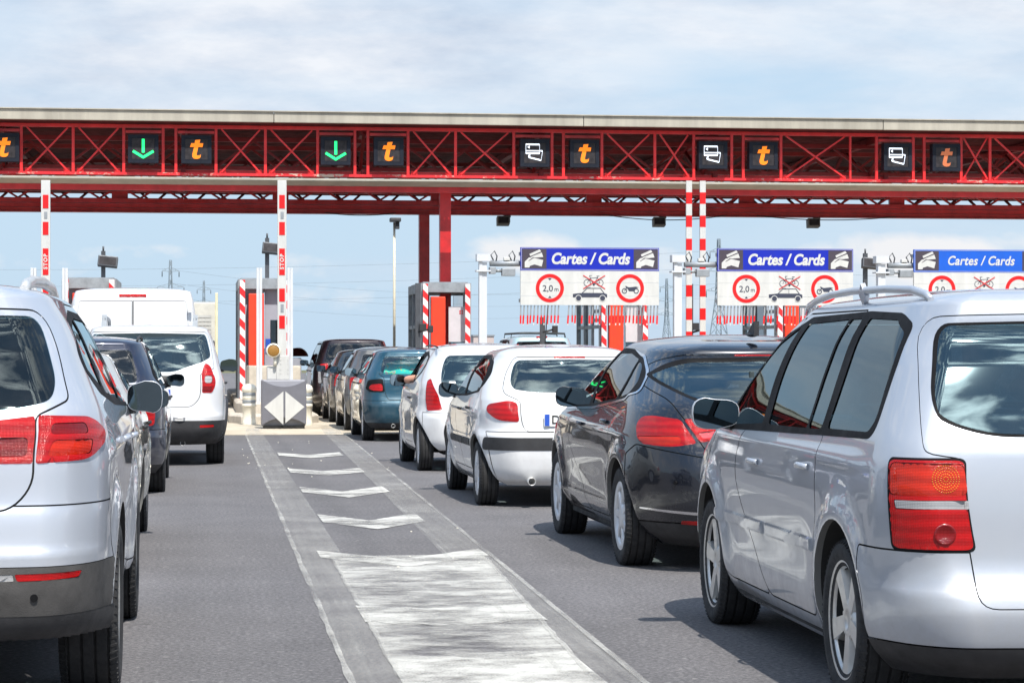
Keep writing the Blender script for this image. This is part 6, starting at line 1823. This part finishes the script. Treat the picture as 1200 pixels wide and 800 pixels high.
    for x, l in ((7.64, 'floodlight under the rear girder above the first cards sign'), (11.67, 'floodlight under the rear girder right of the striped arms'), (15.73, 'floodlight under the rear girder above the second cards sign'), (-.6, 'slim lamp under the gutter')):
        if x < 0: continue
        if fl is None:
            fl = empty('canopy_floodlight', (x, 60.4, 0), 0, l, 'floodlight', 'floodlights under the canopy girder')
            mt = Matrix.Translation((0, -.1, 4.69)) @ Matrix.Rotation(R_(-10), 4, 'X')
            m = MB(); m.box(-.17, .15, -.12, .12, -.12, .10, .015, mt); m.build('housing', mat('flood_grey', (.16, .15, .14), .5), fl)
            m = MB(); m.box(.02, .20, -.03, .06, 4.78, 4.835); m.bar((.17, -.02, 4.65), (.17, 0, 4.82), .03, .03); m.build('bracket', M['galv_dark'], fl)
            m = MB(); m.box(-.14, .12, -.125, -.121, -.09, .07, 0, mt); m.build('lamp_glass', M['disp_face'], fl)
        else:
            q = copy_tree(fl); q.location = (x, 60.4, 0); q['label'] = l

def build_displays():
    def box(x, label):
        t = empty('lane_display', (x, 53.17, 5.82), 0, label, 'lane display', 'square lane displays on the canopy truss')
        m = MB(); m.box(-.385, .385, 0, .22, -.365, .365, .012); m.box(-.385, .385, -.02, .0, .27, .362); m.box(-.385, .385, -.02, .0, -.362, -.27); m.box(-.385, -.29, -.02, .0, -.268, .268); m.box(.29, .385, -.02, .0, -.268, .268); m.build('housing', M['disp'], t)
        m = MB(); m.box(-.285, .285, -.006, -.001, -.263, .263); m.build('face', M['disp_face'], t)
        return t
    def t_sym(t, mt):
        m = MB()
        P = [(-.03, .235), (.10, .245), (.075, .155), (.175, .155), (.155, .055), (.045, .055), (.01, -.105), (.005, -.145), (.03, -.16), (.095, -.15), (.115, -.125), (.105, -.20), (.07, -.235), (.0, -.25), (-.07, -.235), (-.105, -.19), (-.105, -.13), (-.06, .055), (-.165, .055), (-.13, .155), (-.045, .155)]
        m.prism([(x, z) for x, z in P], -.012, -.008); m.build('t_symbol', mt, t)
    def arrow(t):
        m = MB(); mt = M['led_green']
        m.box(-.035, .035, -.012, -.008, -.10, .25)
        m.bar((-.26, -.010, -.06), (.012, -.010, -.225), .004, .065); m.bar((.26, -.0105, -.06), (-.012, -.0105, -.225), .004, .065)
        m.build('arrow_symbol', mt, t)
    def cards(t):
        m = MB()
        def fr(P, w):
            for a, b in zip(P, P[1:]): m.bar((a[0], -.010, a[1]), (b[0], -.010, b[1]), .004, w)
        fr([(-.24, .22), (.12, .22), (.12, -.01), (-.24, -.01), (-.24, .22)], .04)
        fr([(-.24, .055), (.12, .055)], .03)
        m.prism([(-.20, .15), (-.14, .19), (-.14, .11)], -.012, -.008)
        fr([(.14, .06), (.20, .05), (.16, -.19), (-.16, -.115), (-.14, -.04)], .036)
        m.build('card_symbol', M['led_white'], t)
    D = [(-4.26, 't', 'lit orange t display at the left end of the canopy, cut by the frame'),
         (-1.25, 'a', 'lit green down arrow display, the one further left on the canopy'),
         (-.09, 't', 'lit orange t display right beside the left green arrow'),
         (2.98, 'a', 'lit green down arrow display nearer the red columns'),
         (4.16, 't', 'lit orange t display right beside the right green arrow'),
         (7.45, 'c', 'lit white bank cards display, first from the red columns'),
         (8.58, 't', 'lit orange t display beside the first white cards display'),
         (11.53, 'c', 'lit white bank cards display above the second blue cards sign'),
         (12.70, 't', 'lit orange t display above the second blue cards sign'),
         (15.85, 'c', 'lit white bank cards display furthest right on the canopy'),
         (17.0, 'd', 'dull faded orange t display furthest right on the canopy')]
    for x, k, l in D:
        t = box(x, l)
        t.scale = (.86, 1, .86)
        if k == 'a': arrow(t)
        elif k == 'c': cards(t)
        else: t_sym(t, M['led_orange'] if k == 't' else M['led_dull'])

def build_distance():
    def pylon(x, y, H, wid, label, rz):
        zb = -.0075 * y; H -= zb
        t = empty('electricity_pylon', (x, y, zb), rz, label, 'pylon', 'electricity pylons on the horizon')
        m = MB(); w0 = wid; n = 9; th = .30
        lev = [0] + [H * (.16 + .76 * (i / (n - 1))**.9) for i in range(n)] + [H * .985]
        def hw(z): return lerp(w0, .9, min(1, z / (H * .55))) if z < H * .55 else lerp(.9, .35, (z - H * .55) / (H * .45))
        for a, b in zip(lev, lev[1:]):
            p, q = hw(a), hw(b)
            for i, j in ((1, 1), (1, -1), (-1, -1), (-1, 1)):
                m.bar((i * p, j * p, a), (i * q, j * q, b), th, th)
            for s1 in (-1, 1):
                m.bar((-p, s1 * p, a), (q, s1 * q, b), th * .6, th * .6); m.bar((p, s1 * p, a), (-q, s1 * q, b), th * .6, th * .6)
                m.bar((s1 * p, -p, a), (s1 * q, q, b), th * .6, th * .6)
                m.bar((-q, s1 * q, b), (q, s1 * q, b), th * .5, th * .5)
        m.build('tower', M['pylon'], t)
        m = MB()
        for z, L in ((.60, .17), (.745, .19), (.885, .12)):
            z *= H; L *= H * .62; q = hw(z)
            for sg in (-1, 1):
                m.bar((sg * q, 0, z), (sg * L, 0, z + .3), th, th); m.bar((sg * q, 0, z + H * .035), (sg * L, 0, z + .3), th * .7, th * .7); m.bar((sg * (q + L) / 2, 0, z), (sg * (q + L) / 2, 0, z + H * .018), th * .5, th * .5)
        m.build('crossarm', M['pylon'], t)
        m = MB()
        for z, L in ((.60, .17), (.745, .19), (.885, .12)):
            for sg in (-1, 1): m.rod((sg * L * H * .62, 0, z * H), (sg * L * H * .62, 0, z * H - 2.2), .18, 6)
        m.build('insulator', M['galv_dark'], t)
        return t
    pylon(-12.3, 1000, 40, 3.4, 'small hazy electricity pylon above the white van', .2)
    pylon(246, 1250, 41, 3.4, 'hazy electricity pylon right of the first cards sign', .15)
    pylon(186.5, 850, 43, 3.8, 'taller hazy electricity pylon behind the slender striped arms', .3)
    pylon(2, 1420, 44, 3.4, 'faint electricity pylon hidden low behind the left toll booths', .2)
    # overhead wires
    k = 0
    for (a, b) in (((-12.3, 1000, 24), (246, 1250, 24.6)), ((-12.3, 1000, 29.8), (246, 1250, 30.5)), ((-12.3, 1000, 35.4), (246, 1250, 36.3)), ((186.5, 850, 26), (-330, 900, 26)), ((186.5, 850, 32), (-330, 900, 32)), ((186.5, 850, 38), (-330, 900, 38)), ((186.5, 850, 26), (640, 800, 26)), ((186.5, 850, 32), (640, 800, 32)), ((246, 1250, 30.5), (760, 1300, 30))):
        pts = []
        for i in range(25):
            t = i / 24; p = Vector(a).lerp(Vector(b), t); p.z -= 9 * 4 * t * (1 - t) * .8; pts.append(p)
        m = MB(); m.tube(pts, .05, 4, False)
        tag(m.build('power_line', M['pylon']), 'thin overhead power line sagging across the pale sky near the horizon', 'power line', 'overhead power lines')
    # low far hut seen right of the booth
    t = empty('hut', (35.5, 300, -1.9), 0, 'small pale pinkish hut far off, low on the horizon', 'hut')
    m = MB(); m.box(-1.3, 1.3, 0, 4, 0, 5.2); m.build('wall', mat('hut_wall', (.45, .38, .36), .9), t)
    m = MB(); m.box(-1.4, 1.4, -.1, 4.1, 5.2, 5.4); m.build('roof', M['galv'], t)
    m = MB(); m.box(-.5, .5, -.02, -.005, 0, 2.2); m.build('door', M['galv_dark'], t)

# ------------------------------------------------------------------ the driver with an arm out
def build_driver(loc):
    """seated person; car-local seat at x=-.37, y=1.45"""
    ox, oy, oz = loc
    root = None
    J = {'pelvis': (-.37, 1.50, .60, .135), 'waist': (-.37, 1.46, .78, .125), 'chest': (-.37, 1.40, .98, .145), 'neckb': (-.37, 1.40, 1.10, .075), 'neck': (-.37, 1.415, 1.155, .055), 'head': (-.37, 1.44, 1.22, .08), 'crown': (-.37, 1.435, 1.29, .078),
         'ls': (-.545, 1.42, 1.05, .065), 'le': (-.815, 1.78, 1.02, .045), 'lf': (-.79, 1.89, 1.035, .038), 'lw': (-.70, 2.00, 1.055, .028), 'lh': (-.665, 2.04, 1.06, .030),
         'rs': (-.195, 1.42, 1.05, .065), 're': (-.16, 1.66, .88, .046), 'rw': (-.24, 1.88, .95, .028), 'rh': (-.27, 1.95, .97, .030),
         'lhp': (-.46, 1.55, .60, .095), 'lk': (-.48, 1.95, .70, .062), 'la': (-.47, 2.22, .42, .042), 'rhp': (-.28, 1.55, .60, .095), 'rk': (-.24, 1.97, .70, .062), 'ra': (-.25, 2.24, .42, .042)}
    E = [('pelvis', 'waist'), ('waist', 'chest'), ('chest', 'neckb'), ('neckb', 'neck'), ('neck', 'head'), ('head', 'crown'), ('chest', 'ls'), ('ls', 'le'), ('le', 'lf'), ('lf', 'lw'), ('lw', 'lh'), ('chest', 'rs'), ('rs', 're'), ('re', 'rw'), ('rw', 'rh'), ('pelvis', 'lhp'), ('lhp', 'lk'), ('lk', 'la'), ('pelvis', 'rhp'), ('rhp', 'rk'), ('rk', 'ra')]
    def skin(names, edges, grow=1., rootj='pelvis', extra=()):
        JJ = dict(J)
        for n, v in extra: JJ[n] = v
        idx = {n: i for i, n in enumerate(names)}
        me = bpy.data.meshes.new('skin'); me.from_pydata([JJ[n][:3] for n in names], [(idx[a], idx[b]) for a, b in edges], [])
        o = bpy.data.objects.new('skin', me); col.objects.link(o)
        md = o.modifiers.new('s', 'SKIN'); 
        for n, i in idx.items():
            sv = me.skin_vertices[0].data[i]; r = JJ[n][3] * grow; sv.radius = (r, r); sv.use_root = (n == rootj)
        sd = o.modifiers.new('d', 'SUBSURF'); sd.levels = 2; sd.render_levels = 2
        dg = bpy.context.evaluated_depsgraph_get(); out = bpy.data.meshes.new_from_object(o.evaluated_get(dg))
        bpy.data.objects.remove(o)
        out.polygons.foreach_set('use_smooth', [True] * len(out.polygons))
        return out
    fingers = []; fe = []
    for hnd, wr, ax in (('lh', 'lw', -1), ('rh', 'rw', 1)):
        h = J[hnd]
        for k in range(4):
            a, b, c = '%sf%da' % (hnd, k), '%sf%db' % (hnd, k), '%sf%dc' % (hnd, k)
            dx = (k - 1.5) * .019; ln = (.032, .040, .037, .028)[k]
            fingers += [(a, (h[0] + dx, h[1] + .022, h[2], .0095)), (b, (h[0] + dx * 1.05, h[1] + .022 + ln, h[2] - .008, .0085)), (c, (h[0] + dx * 1.05, h[1] + .022 + ln * 1.6, h[2] - .028, .0075))]
            fe += [(hnd, a), (a, b), (b, c)]
        a, b = hnd + 'ta', hnd + 'tb'
        fingers += [(a, (h[0] + ax * -.035, h[1] - .005, h[2] - .006, .011)), (b, (h[0] + ax * -.052, h[1] + .03, h[2] - .02, .0085))]
        fe += [(hnd, a), (a, b)]
    names = list(J) + [n for n, _ in fingers]
    me = skin(names, E + fe, 1., 'pelvis', fingers)
    sk = mat('skin_tone', (.52, .26, .17), .5, 0, .08, 12)
    me.materials.clear(); me.materials.append(sk)
    # face: nose, ears, eyes shaped onto the same mesh
    bm = bmesh.new(); bm.from_mesh(me); bm.to_mesh(me); bm.free()
    body = mesh_obj('person', me); body.location = (ox, oy, oz)
    tag(body, 'driver in the white city car resting a bare arm on the open window', 'person')
    m = MB(); m.ball((-.37, 1.425, 1.285), (.092, .105, .085), (1, 1), 16, 10); m.build('hair', mat('dark_hair', (.03, .02, .015), .7), body)
    m = MB(); m.ball((-.37, 1.535, 1.225), (.016, .022, .022)); m.ball((-.45, 1.44, 1.225), (.012, .022, .032)); m.ball((-.29, 1.44, 1.225), (.012, .022, .032)); m.build('face', sk, body)
    m2 = skin(['pelvis', 'waist', 'chest', 'neckb', 'ls', 'rs', 'lx', 'rx'], [('pelvis', 'waist'), ('waist', 'chest'), ('chest', 'neckb'), ('chest', 'ls'), ('chest', 'rs'), ('ls', 'lx'), ('rs', 'rx')], 1.12, 'pelvis', [('lx', (-.62, 1.49, 1.04, .062)), ('rx', (-.185, 1.50, .99, .062))])
    m2.materials.clear(); m2.materials.append(mat('shirt', (.10, .12, .16), .9, 0, .2, 10)); mesh_obj('shirt', m2, body)
    m3 = skin(['pelvis', 'lhp', 'lk', 'la', 'rhp', 'rk', 'ra'], [('pelvis', 'lhp'), ('lhp', 'lk'), ('lk', 'la'), ('pelvis', 'rhp'), ('rhp', 'rk'), ('rk', 'ra')], 1.12)
    m3.materials.clear(); m3.materials.append(mat('trousers', (.03, .035, .06), .9, 0, .2, 10)); mesh_obj('trousers', m3, body)

# ------------------------------------------------------------------ light, sky, camera
def build_world():
    EL = R_(57)
    w = bpy.data.worlds.new('World'); scene.world = w; w.use_nodes = True
    nt = w.node_tree; bg = nt.nodes['Background']
    sky = nt.nodes.new('ShaderNodeTexSky'); sky.sky_type = 'NISHITA'; sky.sun_disc = False
    sky.sun_elevation = EL; sky.sun_rotation = R_(169); sky.dust_density = .6; sky.air_density = 1.; sky.ozone_density = 1.6
    tc = nt.nodes.new('ShaderNodeTexCoord')
    sp = nt.nodes.new('ShaderNodeSeparateXYZ'); link(nt, tc, 'Generated', sp, 'Vector')
    def nz(scale, sc, det=8, rough=.6, off=(0, 0, 0), dist=0.):
        mp = nt.nodes.new('ShaderNodeMapping'); mp.inputs['Scale'].default_value = sc; mp.inputs['Location'].default_value = off
        n = nt.nodes.new('ShaderNodeTexNoise'); n.inputs['Scale'].default_value = scale; n.inputs['Detail'].default_value = det; n.inputs['Roughness'].default_value = rough; n.inputs['Distortion'].default_value = dist
        link(nt, tc, 'Generated', mp, 'Vector'); link(nt, mp, 'Vector', n, 'Vector'); return n
    # veil of haze, strongest low down
    hz = ramp(nt, mathn(nt, 'ABSOLUTE', (sp, 'Z')), 'Value', [(0., .92), (.10, .80), (.35, .35), (1., .15)])
    c0 = mixc(nt, (hz, 'Color'), (sky, 'Color'), (3.85, 5.15, 6.55))
    # high layered cloud
    n1 = nz(3.2, (1, 1, 4.6), 9, .54, (.7, .2, .3), .35)
    n2 = nz(9.5, (1, 1, 3.2), 8, .62, (3.1, 1.2, 0.))
    el = ramp(nt, sp, 'Z', [(.0, 0.), (.060, .06), (.098, .44), (.15, .50), (.28, .22), (1., .16)])
    s = mathn(nt, 'ADD', (n1, 'Fac'), (mathn(nt, 'MULTIPLY', (el, 'Color'), .62), 'Value'))
    cov = ramp(nt, s, 'Value', [(.58, 0.), (.84, 1.)])
    tone = ramp(nt, n2, 'Fac', [(.36, (4.1, 4.65, 5.6)), (.50, (5.4, 5.75, 6.4)), (.64, (6.8, 6.85, 7.1))])
    for e in tone.color_ramp.elements: pass
    c1 = mixc(nt, (mathn(nt, 'MULTIPLY', (cov, 'Color'), .85), 'Value'), (c0, 2), (tone, 'Color'))
    # low cumulus puffs near the horizon
    n3 = nz(13., (1, 1, 1.9), 7, .55, (2.35, 7.7, 0.), .2)
    band = ramp(nt, sp, 'Z', [(.0, .0), (.012, .55), (.042, .75), (.068, .0)])
    p = mathn(nt, 'MULTIPLY', (n3, 'Fac'), (band, 'Color'))
    pf = ramp(nt, p, 'Value', [(.335, 0.), (.43, .72)])
    c2 = mixc(nt, (pf, 'Color'), (c1, 2), (7.2, 6.9, 6.75))
    # fair-weather cumulus high up: what the sloping rear windows mirror
    zc = mathn(nt, 'ADD', (sp, 'Z'), .18)
    dv = nt.nodes.new('ShaderNodeCombineXYZ')
    link(nt, mathn(nt, 'DIVIDE', (sp, 'X'), (zc, 'Value')), 'Value', dv, 'X'); link(nt, mathn(nt, 'DIVIDE', (sp, 'Y'), (zc, 'Value')), 'Value', dv, 'Y')
    n4 = nt.nodes.new('ShaderNodeTexNoise'); n4.inputs['Scale'].default_value = 6.5; n4.inputs['Detail'].default_value = 8; n4.inputs['Roughness'].default_value = .58; n4.inputs['Distortion'].default_value = .25
    link(nt, dv, 'Vector', n4, 'Vector')
    hi = ramp(nt, sp, 'Z', [(.22, 0.), (.40, 1.)])
    hc = ramp(nt, n4, 'Fac', [(.49, 0.), (.63, 1.)])
    deep = mixc(nt, (mathn(nt, 'MULTIPLY', (hi, 'Color'), .8), 'Value'), (c2, 2), (2.0, 3.8, 6.6))
    ht = ramp(nt, n2, 'Fac', [(.35, (5.5, 5.8, 6.3)), (.6, (9.5, 9.5, 9.6))])
    c3 = mixc(nt, (mathn(nt, 'MULTIPLY', (hc, 'Color'), (hi, 'Color')), 'Value'), (deep, 2), (ht, 'Color'))
    sd = nt.nodes.new('ShaderNodeVectorMath'); sd.operation = 'DOT_PRODUCT'
    link(nt, tc, 'Generated', sd, 0); sd.inputs[1].default_value = (math.sin(R_(11)) * math.cos(EL), -math.cos(R_(11)) * math.cos(EL), math.sin(EL))
    gl = ramp(nt, sd, 'Value', [(.62, 0.), (.85, .30), (.97, .75), (1., 1.)])
    gm = mathn(nt, 'MULTIPLY', (gl, 'Color'), (mathn(nt, 'ADD', (mathn(nt, 'MULTIPLY', (hc, 'Color'), .97), 'Value'), .03), 'Value'))
    c4 = mixc(nt, (gm, 'Value'), (c3, 2), (42., 41.5, 40.), 'ADD')
    link(nt, c4, 2, bg, 'Color'); bg.inputs['Strength'].default_value = .10
    L = bpy.data.lights.new('sun', 'SUN'); L.energy = 4.7; L.angle = R_(.53); L.color = (1., .955, .88)
    o = bpy.data.objects.new('sun', L); col.objects.link(o)
    o.rotation_euler = (PI / 2 - EL, 0, R_(11))
    scene.view_settings.view_transform = 'Standard'; scene.view_settings.look = 'None'; scene.view_settings.gamma = 1
    scene.view_settings.exposure = .48
    cd = bpy.data.cameras.new('camera'); co = bpy.data.objects.new('camera', cd); col.objects.link(co); scene.camera = co
    co.location = (0, 0, 1.36); co.rotation_euler = (PI / 2, 0, -math.atan(365 / 2800))
    cd.sensor_width = 36; cd.lens = 84; cd.clip_start = .1; cd.clip_end = 9000; cd.shift_y = .01
    cy = scene.cycles
    cy.max_bounces = 8; cy.transparent_max_bounces = 16; cy.glossy_bounces = 4; cy.diffuse_bounces = 3
    cy.sample_clamp_indirect = 8
    try: cy.use_denoising = True
    except Exception: pass

build_world()
build_ground()
build_islands()
build_booths()
build_barriers()
build_signs()
build_masts()
build_canopy()
build_displays()
build_distance()
people_carrier()
dark_hatchback()
white_hatchback()
white_city_car()
build_driver((3.27, 26.85, 0))
silver_suv()
white_suv()
far_cars()
white_van()
lorry()
